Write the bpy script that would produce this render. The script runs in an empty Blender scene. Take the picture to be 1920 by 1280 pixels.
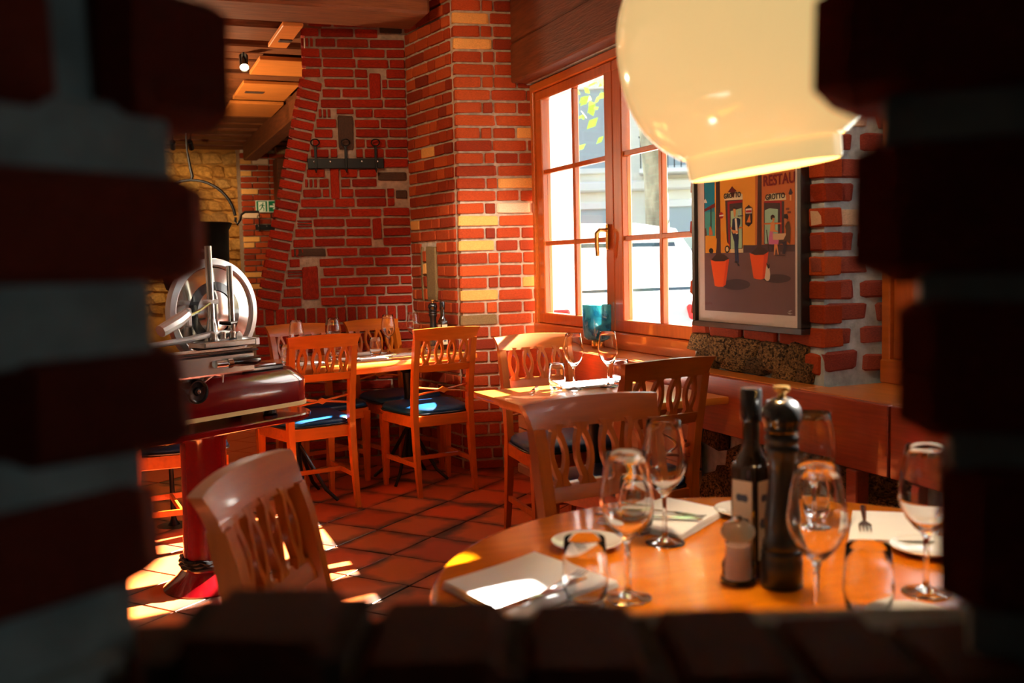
import bpy, bmesh, math, random
from math import sin, cos, tan, pi, radians, sqrt, atan2
from mathutils import Vector, Matrix
S = bpy.context.scene
COL = S.collection
random.seed(7)

# ------------------------------------------------------------------ camera
cd = bpy.data.cameras.new('camera')
cam = bpy.data.objects.new('camera', cd); COL.objects.link(cam)
H = 1.25
yaw, pitch, roll = radians(21.6), radians(4.56), radians(1.4)
fwd = Vector((sin(yaw)*cos(pitch), cos(yaw)*cos(pitch), -sin(pitch)))
r0 = Vector((cos(yaw), -sin(yaw), 0)); u0 = r0.cross(fwd)
rv = r0*cos(roll) - u0*sin(roll); uv = u0*cos(roll) + r0*sin(roll)
M = Matrix((rv, uv, -fwd)).transposed().to_4x4(); M.translation = (0, 0, H)
cam.matrix_world = M
cd.sensor_width = 36; cd.lens = 1867/1920*36
cd.clip_start = 0.05; cd.clip_end = 300
cd.dof.use_dof = True; cd.dof.focus_distance = 4.6; cd.dof.aperture_fstop = 4.0
S.camera = cam

# ------------------------------------------------------------------ world, sun, exposure
W = bpy.data.worlds.new('world'); S.world = W; W.use_nodes = True
wn = W.node_tree.nodes; wl = W.node_tree.links
bg = wn['Background']
sky = wn.new('ShaderNodeTexSky'); sky.sky_type = 'NISHITA'; sky.sun_disc = False
sky.sun_elevation = radians(32.3); sky.sun_rotation = radians(78.7); sky.air_density = 1.0; sky.dust_density = 2.5
wl.new(sky.outputs[0], bg.inputs[0]); bg.inputs[1].default_value = 0.48
sd = bpy.data.lights.new('sun', 'SUN'); sd.energy = 150; sd.angle = radians(0.53); sd.color = (1, .95, .86)
sun = bpy.data.objects.new('sun', sd); COL.objects.link(sun)
SUNV = Vector((1, .2, .645)).normalized()
sun.rotation_euler = SUNV.to_track_quat('Z', 'Y').to_euler(); sun.location = SUNV*30
S.view_settings.view_transform = 'Standard'; S.view_settings.look = 'None'
S.view_settings.exposure = 0.38; S.view_settings.gamma = 1.0; S.view_settings.use_curve_mapping = False
# weak area light added on the camera's side in place of a near-room window
ad = bpy.data.lights.new('near_room_fill', 'AREA'); ad.energy = 3; ad.size = .9; ad.shape = 'RECTANGLE'; ad.size_y = 1.2
ad.color = (.72, .95, 1.0)
ao = bpy.data.objects.new('near_room_fill', ad); COL.objects.link(ao)
ao.location = (2.1, -1.0, 1.6); ao.rotation_euler = Vector((1, -.35, .1)).to_track_quat('Z', 'Y').to_euler()

# ------------------------------------------------------------------ materials
def srgb(r, g, b):
    f = lambda c: (c/255/12.92 if c <= 10 else ((c/255+.055)/1.055)**2.4)
    return (f(r), f(g), f(b), 1)
def mat(name, col, rough=.5, metal=0, coat=0, spec=.5, noise=None, bump=None, rnd=None, **kw):
    """principled material; noise=(scale, amount) varies value, bump=(scale,strength), rnd=list of colours chosen per object"""
    m = bpy.data.materials.new(name); m.use_nodes = True
    nt = m.node_tree; N = nt.nodes; L = nt.links; p = N['Principled BSDF']
    p.inputs['Base Color'].default_value = col; p.inputs['Roughness'].default_value = rough
    p.inputs['Metallic'].default_value = metal; p.inputs['Coat Weight'].default_value = coat
    p.inputs['Coat Roughness'].default_value = .06; p.inputs['Specular IOR Level'].default_value = spec
    src = None
    tc = N.new('ShaderNodeTexCoord'); co = tc.outputs['Object']
    if kw.get('gen'): co = tc.outputs['Generated']
    mp = N.new('ShaderNodeMapping'); L.new(co, mp.inputs[0]); mp.inputs['Scale'].default_value = kw.get('stretch', (1, 1, 1))
    oi = N.new('ShaderNodeObjectInfo')
    off = N.new('ShaderNodeVectorMath'); off.operation = 'MULTIPLY'; L.new(oi.outputs['Random'], off.inputs[0]); off.inputs[1].default_value = (37, 53, 71)
    ad2 = N.new('ShaderNodeVectorMath'); ad2.operation = 'ADD'; L.new(mp.outputs[0], ad2.inputs[0]); L.new(off.outputs[0], ad2.inputs[1])
    vec = ad2.outputs[0]
    if rnd:
        cr = N.new('ShaderNodeValToRGB'); cr.color_ramp.interpolation = 'CONSTANT' if kw.get('const') else 'LINEAR'
        e = cr.color_ramp.elements
        while len(e) < len(rnd): e.new(.5)
        for i, c in enumerate(rnd): e[i].position = i/max(1, len(rnd)-(0 if kw.get('const') else 1)); e[i].color = c
        L.new(oi.outputs['Random'], cr.inputs[0]); src = cr.outputs[0]
    if noise:
        nz = N.new('ShaderNodeTexNoise'); nz.inputs['Scale'].default_value = noise[0]; nz.inputs['Detail'].default_value = 5
        L.new(vec, nz.inputs['Vector'])
        mr = N.new('ShaderNodeMapRange'); mr.inputs[1].default_value = .3; mr.inputs[2].default_value = .7
        mr.inputs[3].default_value = 1-noise[1]; mr.inputs[4].default_value = 1+noise[1]*.6
        L.new(nz.outputs['Fac'], mr.inputs[0])
        mx = N.new('ShaderNodeMix'); mx.data_type = 'RGBA'; mx.blend_type = 'MULTIPLY'; mx.inputs[0].default_value = 1
        if src: L.new(src, mx.inputs[6])
        else: mx.inputs[6].default_value = col
        L.new(mr.outputs[0], mx.inputs[7]); src = mx.outputs[2]
    if kw.get('mixc'):                      # blotches of a second colour
        c2, sc, thr = kw['mixc']
        nz = N.new('ShaderNodeTexNoise'); nz.inputs['Scale'].default_value = sc; nz.inputs['Detail'].default_value = 6
        L.new(vec, nz.inputs['Vector'])
        mr = N.new('ShaderNodeMapRange'); mr.inputs[1].default_value = thr-.08; mr.inputs[2].default_value = thr+.08
        L.new(nz.outputs['Fac'], mr.inputs[0])
        mx = N.new('ShaderNodeMix'); mx.data_type = 'RGBA'; L.new(mr.outputs[0], mx.inputs[0])
        if src: L.new(src, mx.inputs[6])
        else: mx.inputs[6].default_value = col
        mx.inputs[7].default_value = c2; src = mx.outputs[2]
    if src: L.new(src, p.inputs['Base Color'])
    if bump:
        nb = N.new('ShaderNodeTexNoise'); nb.inputs['Scale'].default_value = bump[0]; nb.inputs['Detail'].default_value = 4
        L.new(vec, nb.inputs['Vector'])
        b = N.new('ShaderNodeBump'); b.inputs['Strength'].default_value = bump[1]; b.inputs['Distance'].default_value = kw.get('bdist', .004)
        L.new(nb.outputs['Fac'], b.inputs['Height']); L.new(b.outputs[0], p.inputs['Normal'])
    if 'trans' in kw:
        p.inputs['Transmission Weight'].default_value = kw['trans']; p.inputs['IOR'].default_value = kw.get('ior', 1.45)
    if 'emit' in kw:
        p.inputs['Emission Color'].default_value = kw['emit']; p.inputs['Emission Strength'].default_value = kw.get('estr', 1)
    return m
def thin_glass(name, tint=(1, 1, 1, 1), refl=.03, body=None):
    m = bpy.data.materials.new(name); m.use_nodes = True
    N = m.node_tree.nodes; L = m.node_tree.links
    for n in list(N):
        if n.type == 'BSDF_PRINCIPLED': N.remove(n)
    out = [n for n in N if n.type == 'OUTPUT_MATERIAL'][0]
    t = N.new('ShaderNodeBsdfTransparent'); t.inputs[0].default_value = tint
    g = N.new('ShaderNodeBsdfGlossy'); g.inputs['Roughness'].default_value = .01
    lw = N.new('ShaderNodeLayerWeight'); pw = N.new('ShaderNodeMath'); pw.operation = 'POWER'; L.new(lw.outputs['Facing'], pw.inputs[0]); pw.inputs[1].default_value = 5
    f = N.new('ShaderNodeMath'); f.operation = 'MULTIPLY_ADD'; L.new(pw.outputs[0], f.inputs[0]); f.inputs[1].default_value = .75; f.inputs[2].default_value = refl
    x = N.new('ShaderNodeMixShader'); L.new(f.outputs[0], x.inputs[0]); L.new(t.outputs[0], x.inputs[1]); L.new(g.outputs[0], x.inputs[2])
    if body:                                  # part of the light scattered or refracted by the body of the glass
        if body:
            b = N.new('ShaderNodeBsdfTranslucent'); nz = N.new('ShaderNodeTexNoise'); nz.inputs['Scale'].default_value = 16
            tc = N.new('ShaderNodeTexCoord'); L.new(tc.outputs['Object'], nz.inputs['Vector'])
            cr = N.new('ShaderNodeValToRGB'); L.new(nz.outputs['Fac'], cr.inputs[0]); L.new(cr.outputs[0], b.inputs[0])
            cr.color_ramp.elements[0].position = .38; cr.color_ramp.elements[0].color = body[2]; cr.color_ramp.elements[1].position = .62; cr.color_ramp.elements[1].color = body[3]
        y = N.new('ShaderNodeMixShader'); y.inputs[0].default_value = body[1]; L.new(x.outputs[0], y.inputs[1]); L.new(b.outputs[0], y.inputs[2]); x = y
    L.new(x.outputs[0], out.inputs[0]); return m

reds = [srgb(150, 52, 18), srgb(172, 66, 24), srgb(138, 44, 16), srgb(184, 78, 30), srgb(160, 58, 20), srgb(122, 40, 18)]
m_brick = mat('brick_red', reds[0], .85, rnd=reds, noise=(18, .28), bump=(70, .5), spec=.2, stretch=(1, 1, 1))
dreds = [srgb(148, 32, 8), srgb(160, 38, 10), srgb(130, 28, 8), srgb(154, 36, 8), srgb(140, 40, 14)]
m_brick_hood = mat('brick_hood', dreds[0], .85, rnd=dreds, noise=(10, .3), bump=(24, .7), spec=.2, bdist=.008)
m_brick_yellow = mat('brick_yellow', srgb(226, 160, 84), .85, noise=(25, .22), bump=(80, .5), spec=.2)
m_brick_pale = mat('brick_pale', srgb(222, 186, 150), .85, noise=(25, .2), bump=(80, .5), spec=.2)
m_brick_dark = mat('brick_dark', srgb(72, 50, 38), .85, noise=(16, .3), bump=(50, .5), spec=.2)
m_stone = mat('stone_grey', srgb(140, 112, 72), .9, noise=(60, .5), bump=(90, .8), spec=.2)
m_mortar = mat('mortar', srgb(186, 164, 140), .95, noise=(30, .3), bump=(60, .8), spec=.1)
m_mortar_hood = mat('mortar_hood', srgb(158, 130, 110), .95, noise=(30, .3), bump=(60, .8), spec=.1)
m_mortar_grey = mat('mortar_grey', srgb(146, 150, 146), .95, noise=(25, .3), bump=(50, .8), spec=.1)
m_mortar_blue = mat('mortar_light', srgb(176, 184, 184), .95, noise=(25, .3), bump=(50, .8), spec=.1)
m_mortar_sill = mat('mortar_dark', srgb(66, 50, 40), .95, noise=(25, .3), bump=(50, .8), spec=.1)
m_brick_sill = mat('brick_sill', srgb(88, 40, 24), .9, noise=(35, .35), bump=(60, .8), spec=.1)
m_brick_pier2 = mat('brick_pier_rough', srgb(150, 70, 56), .9, rnd=[srgb(150, 66, 50), srgb(160, 80, 62), srgb(138, 56, 44)], noise=(20, .3), bump=(45, .8), spec=.2)
m_brick_near = mat('brick_near', srgb(128, 46, 28), .9, rnd=[srgb(124, 42, 26), srgb(140, 50, 30), srgb(112, 38, 24)], noise=(35, .35), bump=(60, .8), spec=.15)
m_rubble = mat('rubble_stone', srgb(150, 112, 66), .95, rnd=[srgb(150, 112, 66), srgb(120, 88, 52), srgb(170, 128, 78), srgb(104, 80, 56)], noise=(26, .55), bump=(34, 1.0), spec=.15, bdist=.016, mixc=(srgb(58, 44, 30), 17, .54))
m_rubble_far = mat('rubble_far', srgb(196, 140, 66), .95, rnd=[srgb(196, 140, 66), srgb(170, 116, 54), srgb(206, 156, 84), srgb(150, 108, 60)], noise=(6, .35), bump=(14, .9), spec=.1, bdist=.02)
m_white_plaster = mat('white_plaster', srgb(232, 224, 212), .9, noise=(30, .1), bump=(60, .5), spec=.2)
wood_kw = dict(stretch=(14, 14, 1.2))
m_chair = mat('cherry_wood', srgb(176, 86, 16), .36, coat=.2, noise=(4, .16), spec=.3, **wood_kw)
m_chair_x = mat('cherry_wood_x', srgb(176, 86, 16), .36, coat=.2, noise=(4, .16), spec=.3, stretch=(1.2, 14, 14))
m_seat = mat('navy_leather', srgb(8, 56, 96), .36, noise=(8, .12), bump=(160, .15), spec=.32, bdist=.001)
m_seat_pipe = mat('dark_piping', srgb(16, 20, 28), .35)
m_table_round = mat('honey_table', srgb(226, 124, 6), .22, coat=.22, noise=(3, .12), spec=.35, stretch=(2, 14, 6))
m_table = mat('orange_table', srgb(214, 128, 44), .28, coat=.6, noise=(3, .12), spec=.5, stretch=(2, 14, 6))
m_winwood = mat('window_wood', srgb(178, 86, 26), .35, coat=.4, noise=(4, .15), stretch=(14, 14, 1.2))
m_winwood_y = mat('window_wood_rail', srgb(182, 92, 28), .35, coat=.4, noise=(4, .15), stretch=(14, 1.2, 14))
m_bench = mat('bench_wood', srgb(164, 62, 22), .38, coat=.35, noise=(5, .2), stretch=(20, 1.5, 26))
m_ledge = mat('ledge_wood', srgb(196, 110, 36), .35, coat=.4, noise=(4, .16), stretch=(14, 1.2, 14))
m_beam = mat('old_beam', srgb(110, 58, 24), .6, noise=(4, .4), bump=(10, .5), stretch=(1.2, 12, 12), spec=.3, bdist=.006)
m_beam_y = mat('old_beam_lintel', srgb(104, 52, 22), .55, noise=(4, .35), bump=(10, .4), stretch=(12, 1.2, 12), spec=.3, bdist=.006)
m_panel = mat('ceiling_panel_wood', srgb(196, 112, 44), .45, noise=(3, .16), stretch=(2, 10, 8), spec=.4)
m_black_metal = mat('black_iron', srgb(26, 24, 24), .45, metal=.6, noise=(20, .2))
m_black = mat('black_lacquer', srgb(14, 13, 13), .22, coat=.6)
m_black_matte = mat('black_wood', srgb(20, 18, 17), .38, coat=.2)
m_chrome = mat('chrome', srgb(215, 215, 212), .12, metal=1)
m_steel = mat('brushed_steel', srgb(190, 188, 184), .26, metal=1, noise=(12, .15))
m_alu = mat('cast_aluminium', srgb(214, 216, 220), .32, metal=.55)
m_brass = mat('brass', srgb(206, 160, 84), .25, metal=1)
m_red_enamel = mat('red_enamel', srgb(104, 5, 10), .16, coat=1.0, noise=(3, .05))
m_cream = mat('cream_trim', srgb(224, 190, 130), .35)
m_white = mat('white_porcelain', srgb(238, 238, 236), .15, coat=.5)
m_napkin = mat('white_linen', srgb(238, 238, 238), .85, bump=(40, .25), bdist=.002, noise=(6, .04))
m_glass = mat('clear_glass', (1, 1, 1, 1), .0, trans=1, ior=1.40)
m_pane = thin_glass('window_pane', (.97, .98, .98, 1), .03)
m_blue_glass = mat('blue_glass', srgb(110, 196, 204), .12, trans=.9, ior=1.2, noise=(9, .5), mixc=(srgb(30, 120, 175), 14, .56))
m_blue_glass = thin_glass('blue_glass', (.40, .72, .76, 1), .06, ('milky', .5, srgb(44, 104, 128), srgb(136, 172, 166)))
m_bottle = mat('dark_bottle_glass', srgb(40, 26, 12), .08, coat=.5)
m_label = mat('bottle_label', srgb(206, 186, 150), .7)
m_salt = mat('salt', srgb(236, 214, 206), .9)
m_acrylic = mat('clear_acrylic', (1, 1, 1, 1), .05, trans=1, ior=1.4)
m_lamp = mat('opal_cream_glass', srgb(226, 190, 120), .12, coat=.6, spec=.5, emit=srgb(252, 216, 146), estr=.54)
m_bulb = mat('bulb', (1, .8, .5, 1), .4, emit=(1, .78, .45, 1), estr=14)
m_panel_pale = mat('pale_boards', srgb(206, 150, 112), .5, noise=(4, .1), stretch=(10, 1, 10))
m_asphalt = mat('street', srgb(66, 66, 66), .9, noise=(8, .2))
m_facade = mat('pale_facade', srgb(236, 228, 206), .9, noise=(1.5, .08))
m_facade_trim = mat('facade_trim', srgb(244, 238, 222), .85)
m_extwhite = mat('white_render', srgb(240, 238, 236), .9)
m_winshade = mat('facade_window', srgb(172, 182, 180), .5)
m_bark = mat('bark', srgb(92, 88, 76), .95, noise=(9, .5), bump=(14, 1), stretch=(1, 1, .5), bdist=.02)
m_leaf = mat('leaf', srgb(120, 160, 50), .6, rnd=[srgb(110, 160, 50), srgb(160, 180, 60), srgb(200, 170, 70), srgb(90, 140, 50)])
m_carwhite = mat('car_white', srgb(140, 146, 150), .3, coat=.4)
m_cargrey = mat('car_silver', srgb(96, 104, 102), .3, coat=.8, metal=.3)
m_carglass = mat('car_glass', srgb(22, 34, 40), .1)
m_tyre = mat('tyre', srgb(40, 40, 42), .8)
m_picframe = mat('black_frame', srgb(34, 26, 24), .35, coat=.3)
m_mat_board = mat('mat_board', srgb(226, 208, 198), .85)
_flat = {}
def flat(r, g, b):
    k = (r, g, b)
    if k not in _flat: _flat[k] = mat('print_%d_%d_%d' % k, srgb(r, g, b), .75, spec=.25)
    return _flat[k]

def tile_material():
    m = bpy.data.materials.new('terracotta_tile'); m.use_nodes = True
    N = m.node_tree.nodes; L = m.node_tree.links; p = N['Principled BSDF']
    oi = N.new('ShaderNodeObjectInfo'); cr = N.new('ShaderNodeValToRGB'); e = cr.color_ramp.elements
    cols = [srgb(190, 88, 38), srgb(206, 108, 44), srgb(172, 74, 38), srgb(202, 82, 34), srgb(184, 98, 50)]
    while len(e) < 5: e.new(.5)
    for i, c in enumerate(cols): e[i].position = i/4; e[i].color = c
    L.new(oi.outputs['Random'], cr.inputs[0])
    tc = N.new('ShaderNodeTexCoord')
    # fire-flashed darker rims on some edges of a tile, wobbling with noise
    sx = N.new('ShaderNodeSeparateXYZ'); L.new(tc.outputs['Generated'], sx.inputs[0])
    def mth(op, a, b=None):
        n = N.new('ShaderNodeMath'); n.operation = op
        for i, v in enumerate((a, b)):
            if v is None: continue
            if isinstance(v, (int, float)): n.inputs[i].default_value = v
            else: L.new(v, n.inputs[i])
        return n.outputs[0]
    ax = mth('ABSOLUTE', mth('SUBTRACT', sx.outputs[0], .5)); ay = mth('ABSOLUTE', mth('SUBTRACT', sx.outputs[1], mth('ADD', .42, mth('MULTIPLY', oi.outputs['Random'], .16))))
    mxx = mth('MAXIMUM', ax, ay)
    add = N.new('ShaderNodeVectorMath'); L.new(tc.outputs['Object'], add.inputs[0]); L.new(oi.outputs['Random'], add.inputs[1])
    nz = N.new('ShaderNodeTexNoise'); nz.inputs['Scale'].default_value = 7; L.new(add.outputs[0], nz.inputs['Vector'])
    v = mth('ADD', mxx, mth('MULTIPLY', mth('SUBTRACT', nz.outputs['Fac'], .5), .5))
    mr = N.new('ShaderNodeMapRange'); mr.inputs[1].default_value = .32; mr.inputs[2].default_value = .54; L.new(v, mr.inputs[0])
    mx = N.new('ShaderNodeMix'); mx.data_type = 'RGBA'; L.new(mr.outputs[0], mx.inputs[0]); L.new(cr.outputs[0], mx.inputs[6]); mx.inputs[7].default_value = srgb(70, 50, 40)
    L.new(mx.outputs[2], p.inputs['Base Color']); p.inputs['Roughness'].default_value = .42; p.inputs['Specular IOR Level'].default_value = .4
    n2 = N.new('ShaderNodeTexNoise'); n2.inputs['Scale'].default_value = 9; L.new(add.outputs[0], n2.inputs['Vector'])
    b = N.new('ShaderNodeBump'); b.inputs['Strength'].default_value = .25; b.inputs['Distance'].default_value = .006
    L.new(n2.outputs['Fac'], b.inputs['Height']); L.new(b.outputs[0], p.inputs['Normal'])
    return m
m_tile = tile_material()
m_grout = mat('grout', srgb(70, 62, 56), .9, noise=(20, .3))

# ------------------------------------------------------------------ mesh helpers
class MB:
    def __init__(s): s.bm = bmesh.new()
    def add(s, verts, faces, mtx=None):
        vs = [s.bm.verts.new(mtx @ Vector(v) if mtx else Vector(v)) for v in verts]
        for f in faces:
            try: s.bm.faces.new([vs[i] for i in f])
            except ValueError: pass
        return vs
    def box(s, c, size, rz=0, bev=0, mtx=None, seg=1):
        t = bmesh.new(); bmesh.ops.create_cube(t, size=1)
        bmesh.ops.scale(t, vec=size, verts=t.verts)
        if bev: bmesh.ops.bevel(t, geom=t.edges[:], offset=bev, segments=seg, profile=.6, affect='EDGES')
        m = Matrix.Translation(c) @ Matrix.Rotation(rz, 4, 'Z')
        if mtx: m = mtx @ m
        s._merge(t, m); return s
    def _merge(s, t, m):
        mp = {}
        for v in t.verts: mp[v] = s.bm.verts.new(m @ v.co)
        for f in t.faces: s.bm.faces.new([mp[v] for v in f.verts])
        t.free()
    def lathe(s, prof, seg=24, c=(0, 0, 0), mtx=None, cap=True):
        vs = []; fs = []
        for r, z in prof:
            for i in range(seg):
                a = 2*pi*i/seg; vs.append((c[0]+r*cos(a), c[1]+r*sin(a), c[2]+z))
        n = len(prof)
        for j in range(n-1):
            for i in range(seg):
                k = (i+1) % seg; fs.append((j*seg+i, j*seg+k, (j+1)*seg+k, (j+1)*seg+i))
        if cap:
            if prof[0][0] > 1e-6: fs.append(tuple(reversed(range(seg))))
            if prof[-1][0] > 1e-6: fs.append(tuple(range((n-1)*seg, n*seg)))
        s.add(vs, fs, mtx); return s
    def tube(s, pts, rad, seg=8, flat=None):
        pts = [Vector(p) for p in pts]; n = len(pts)
        rads = rad if isinstance(rad, (list, tuple)) else [rad]*n
        vs = []; fs = []; up = None
        for i, p in enumerate(pts):
            d = (pts[min(i+1, n-1)]-pts[max(i-1, 0)]).normalized()
            if up is None: up = Vector((0, 0, 1)) if abs(d.z) < .9 else Vector((1, 0, 0))
            a = d.cross(up).normalized(); b = a.cross(d).normalized(); up = b
            for k in range(seg):
                t = 2*pi*k/seg
                if flat: vs.append(p + a*cos(t)*rads[i] + b*sin(t)*rads[i]*flat)
                else: vs.append(p + a*cos(t)*rads[i] + b*sin(t)*rads[i])
        for i in range(n-1):
            for k in range(seg):
                l = (k+1) % seg; fs.append((i*seg+k, i*seg+l, (i+1)*seg+l, (i+1)*seg+k))
        fs.append(tuple(reversed(range(seg)))); fs.append(tuple(range((n-1)*seg, n*seg)))
        s.add(vs, fs); return s
    def prism(s, poly, h, mtx=None, z0=0):
        n = len(poly)
        vs = [(x, y, z0) for x, y in poly]+[(x, y, z0+h) for x, y in poly]
        fs = [tuple(reversed(range(n))), tuple(range(n, 2*n))]+[(i, (i+1) % n, n+(i+1) % n, n+i) for i in range(n)]
        s.add(vs, fs, mtx); return s
    def hexa(s, a, b, mtx=None):
        """two quads (4 points each) joined into a block"""
        s.add(list(a)+list(b), [(3, 2, 1, 0), (4, 5, 6, 7), (0, 1, 5, 4), (1, 2, 6, 5), (2, 3, 7, 6), (3, 0, 4, 7)], mtx); return s
    def sweep(s, secs):
        """list of closed sections (same count) joined, ends capped"""
        n = len(secs[0]); vs = [v for sec in secs for v in sec]; fs = []
        for i in range(len(secs)-1):
            for k in range(n):
                l = (k+1) % n; fs.append((i*n+k, i*n+l, (i+1)*n+l, (i+1)*n+k))
        fs.append(tuple(reversed(range(n)))); fs.append(tuple(range((len(secs)-1)*n, len(secs)*n)))
        s.add(vs, fs); return s
    def mesh(s, name, m, smooth=35):
        bmesh.ops.recalc_face_normals(s.bm, faces=s.bm.faces)
        me = bpy.data.meshes.new(name); s.bm.to_mesh(me); s.bm.free()
        if smooth:
            for p in me.polygons: p.use_smooth = True
            me.set_sharp_from_angle(angle=radians(smooth))
        for q in (m if isinstance(m, (list, tuple)) else [m]): me.materials.append(q)
        return me
def obj(name, me, parent=None, loc=(0, 0, 0), rot=(0, 0, 0), scale=(1, 1, 1)):
    o = bpy.data.objects.new(name, me); COL.objects.link(o)
    o.location = loc; o.rotation_euler = rot; o.scale = scale
    if parent: o.parent = parent
    return o
def part(name, mb, m, parent=None, smooth=35, **kw): return obj(name, mb.mesh(name, m, smooth), parent, **kw)
def tag(o, label, cat, group=None, kind=None):
    o['label'] = label; o['category'] = cat
    if group: o['group'] = group
    if kind: o['kind'] = kind
    return o
def thing(name, label, cat, loc=(0, 0, 0), rz=0, group=None):
    o = bpy.data.objects.new(name, None); COL.objects.link(o); o.empty_display_size = .1
    o.location = loc; o.rotation_euler = (0, 0, rz); return tag(o, label, cat, group)
def struct(name, mb, m, label, smooth=35):
    o = part(name, mb, m, None, smooth); o['kind'] = 'structure'; o['label'] = label; return o
def dup(root, loc, rz, label=None, group=None):
    r = root.copy(); COL.objects.link(r); r.location = loc; r.rotation_euler = (0, 0, rz)
    if label: r['label'] = label
    if group: r['group'] = group
    for ch in list(root.children):
        c = ch.copy(); COL.objects.link(c); c.parent = r
        for g in ch.children:
            d = g.copy(); COL.objects.link(d); d.parent = c
    return r

# unit brick variants, shared by all brickwork
def brick_variants(n, jit, bev, seed):
    rr = random.Random(seed); out = []
    for k in range(n):
        t = bmesh.new(); bmesh.ops.create_cube(t, size=1)
        for v in t.verts: v.co += Vector((rr.uniform(-jit, jit)*.5, rr.uniform(-jit, jit), rr.uniform(-jit, jit)))
        bmesh.ops.bevel(t, geom=t.edges[:], offset=bev, segments=1, profile=.5, affect='EDGES')
        me = bpy.data.meshes.new('brick'); t.to_mesh(me); t.free()
        for p in me.polygons: p.use_smooth = False
        me.materials.append(m_brick); out.append(me)
    return out
BR = brick_variants(8, .035, .06, 3)
BRR = brick_variants(8, .09, .12, 5)
BRN = brick_variants(8, .03, .13, 6)
rb = random.Random(21)
def brick(parent, c, rz, size, m, rough=False, ry=0, name='brick'):
    """brick: length along local x, depth along y, height z"""
    o = bpy.data.objects.new(name, rb.choice(BRN if rough == 'near' else BRR if rough else BR)); COL.objects.link(o)
    o.parent = parent; o.location = c; o.scale = size
    o.rotation_euler = (rb.choice((0, pi)) if not ry else 0, ry, rz)
    o.material_slots[0].link = 'OBJECT'; o.material_slots[0].material = m
    return o
# ------------------------------------------------------------------ floor
mb = MB(); mb.box((-.6, 5.4, -.06), (6.6, 16.4, .1))
floor = struct('floor', mb, m_grout, 'terracotta tile floor with dark joints')
TD = .305; ta = radians(-51); d1 = Vector((cos(ta), sin(ta), 0)); d2 = Vector((sin(ta), -cos(ta), 0))
V1 = Vector((1.088, 4.524, 0))
tm = MB(); tm.box((0, 0, 0), (.297, .297, .02), bev=.0015); tile_me = tm.mesh('tile', m_tile, 30)
for i in range(-22, 23):
    for j in range(-22, 23):
        c = V1 + d1*TD*(i+.5) + d2*TD*(j+.5)
        if -.75 < c.x < 2.05 and 3.05 < c.y < 6.2 and c.x > -.9+(4.5-c.y)*.1 and not (c.y > 5.75 and c.x > 1.7):
            o = obj('tile', tile_me, floor, (c.x, c.y, 0.0), (radians(rb.uniform(-.4, .4)), radians(rb.uniform(-.4, .4)), ta+rb.choice((0, 1, 2, 3))*pi/2))
        elif -3.6 < c.x < 2.4 and -2.5 < c.y < 13.4:
            pass
# the tiles farther off and under the camera, too many to part: one low relief
tm = MB()
for i in range(-60, 61):
    for j in range(-60, 61):
        c = V1 + d1*TD*(i+.5) + d2*TD*(j+.5)
        inner = -.75 < c.x < 2.05 and 3.05 < c.y < 6.2 and c.x > -.9+(4.5-c.y)*.1 and not (c.y > 5.75 and c.x > 1.7)
        if not inner and -3.6 < c.x < 2.4 and -2.5 < c.y < 13.4:
            tm.box((c.x, c.y, 0), (.297, .297, .02), rz=ta)
o = part('tile', tm, m_tile, floor, 0); o['kind'] = 'stuff'

# ------------------------------------------------------------------ back wall: the brick hood of a fireplace
hd = Vector((.985, -.17, 0)).normalized(); nf = Vector((-.17, -.985, 0)).normalized()
RZH = atan2(hd.y, hd.x)
Cn = Vector((1.79, 6.24, 0))
def hood_pt(s, z, out=0): p = Cn + hd*s + nf*out; return (p.x, p.y, z)
def hood_edge(z):
    if z > 2.42: return -.645
    if z < .98: return -1.0
    return -.665-(2.42-z)/(2.42-.98)*.335
prof = [(0.06, 0), (0.06, 2.95), (-.625, 2.95), (-.625, 2.45), (-.645, 2.40), (-.98, .96), (-.98, 0)]
mb = MB(); n = len(prof)
fr = [hood_pt(s, z, -.012) for s, z in prof]; bk = [hood_pt(s, z, -.55) for s, z in prof]
mb.add(fr+bk, [tuple(range(n)), tuple(reversed(range(n, 2*n)))]+[(i, (i+1) % n, n+(i+1) % n, n+i) for i in range(n)])
wall_back = struct('wall_back', mb, m_mortar_hood, 'dark red brick fireplace hood wall leaning in towards the top', 0)
PH = .0622
def hb(s0, s1, z0, z1, m=m_brick_hood, rot=0, out=.0):
    c = hood_pt((s0+s1)/2, (z0+z1)/2, out-.03)
    brick(wall_back, c, RZH, (s1-s0, .07, z1-z0), m, ry=rot)
specials = [  # s0,s1,z0,z1,material: odd stones and upright bricks set in the coursing
    (-.44, -.345, 1.985, 2.195, m_brick_dark), (-.445, -.34, 2.207, 2.236, m_brick_hood), (-.745, -.55, 1.318, 1.366, m_brick_dark),
    (-.50, -.446, 1.68, 1.872, m_brick_hood), (-.70, -.60, 1.04, 1.25, m_brick_hood),
    (-.245, -.19, 1.42, 1.55, m_brick_hood), (-.235, -.165, 2.31, 2.46, m_brick_hood),
    (-.16, -.02, 2.715, 2.765, m_brick_dark), (-.20, -.02, 1.79, 1.84, m_brick_dark), (-.09, -.02, 1.675, 1.725, m_brick_dark)]
for q in specials: hb(*q)
def clear(s0, s1, z0, z1):
    """cut the interval by the specials it meets"""
    iv = [(s0, s1)]
    for a, b, c, d, _ in specials:
        if c-.004 < z1 and d+.004 > z0:
            nv = []
            for p, q in iv:
                if q <= a-.01 or p >= b+.01: nv.append((p, q)); continue
                if p < a-.012: nv.append((p, a-.012))
                if q > b+.012: nv.append((b+.012, q))
            iv = nv
    return [v for v in iv if v[1]-v[0] > .018]
rh = random.Random(4)
row = 0
z = 1.004
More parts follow.
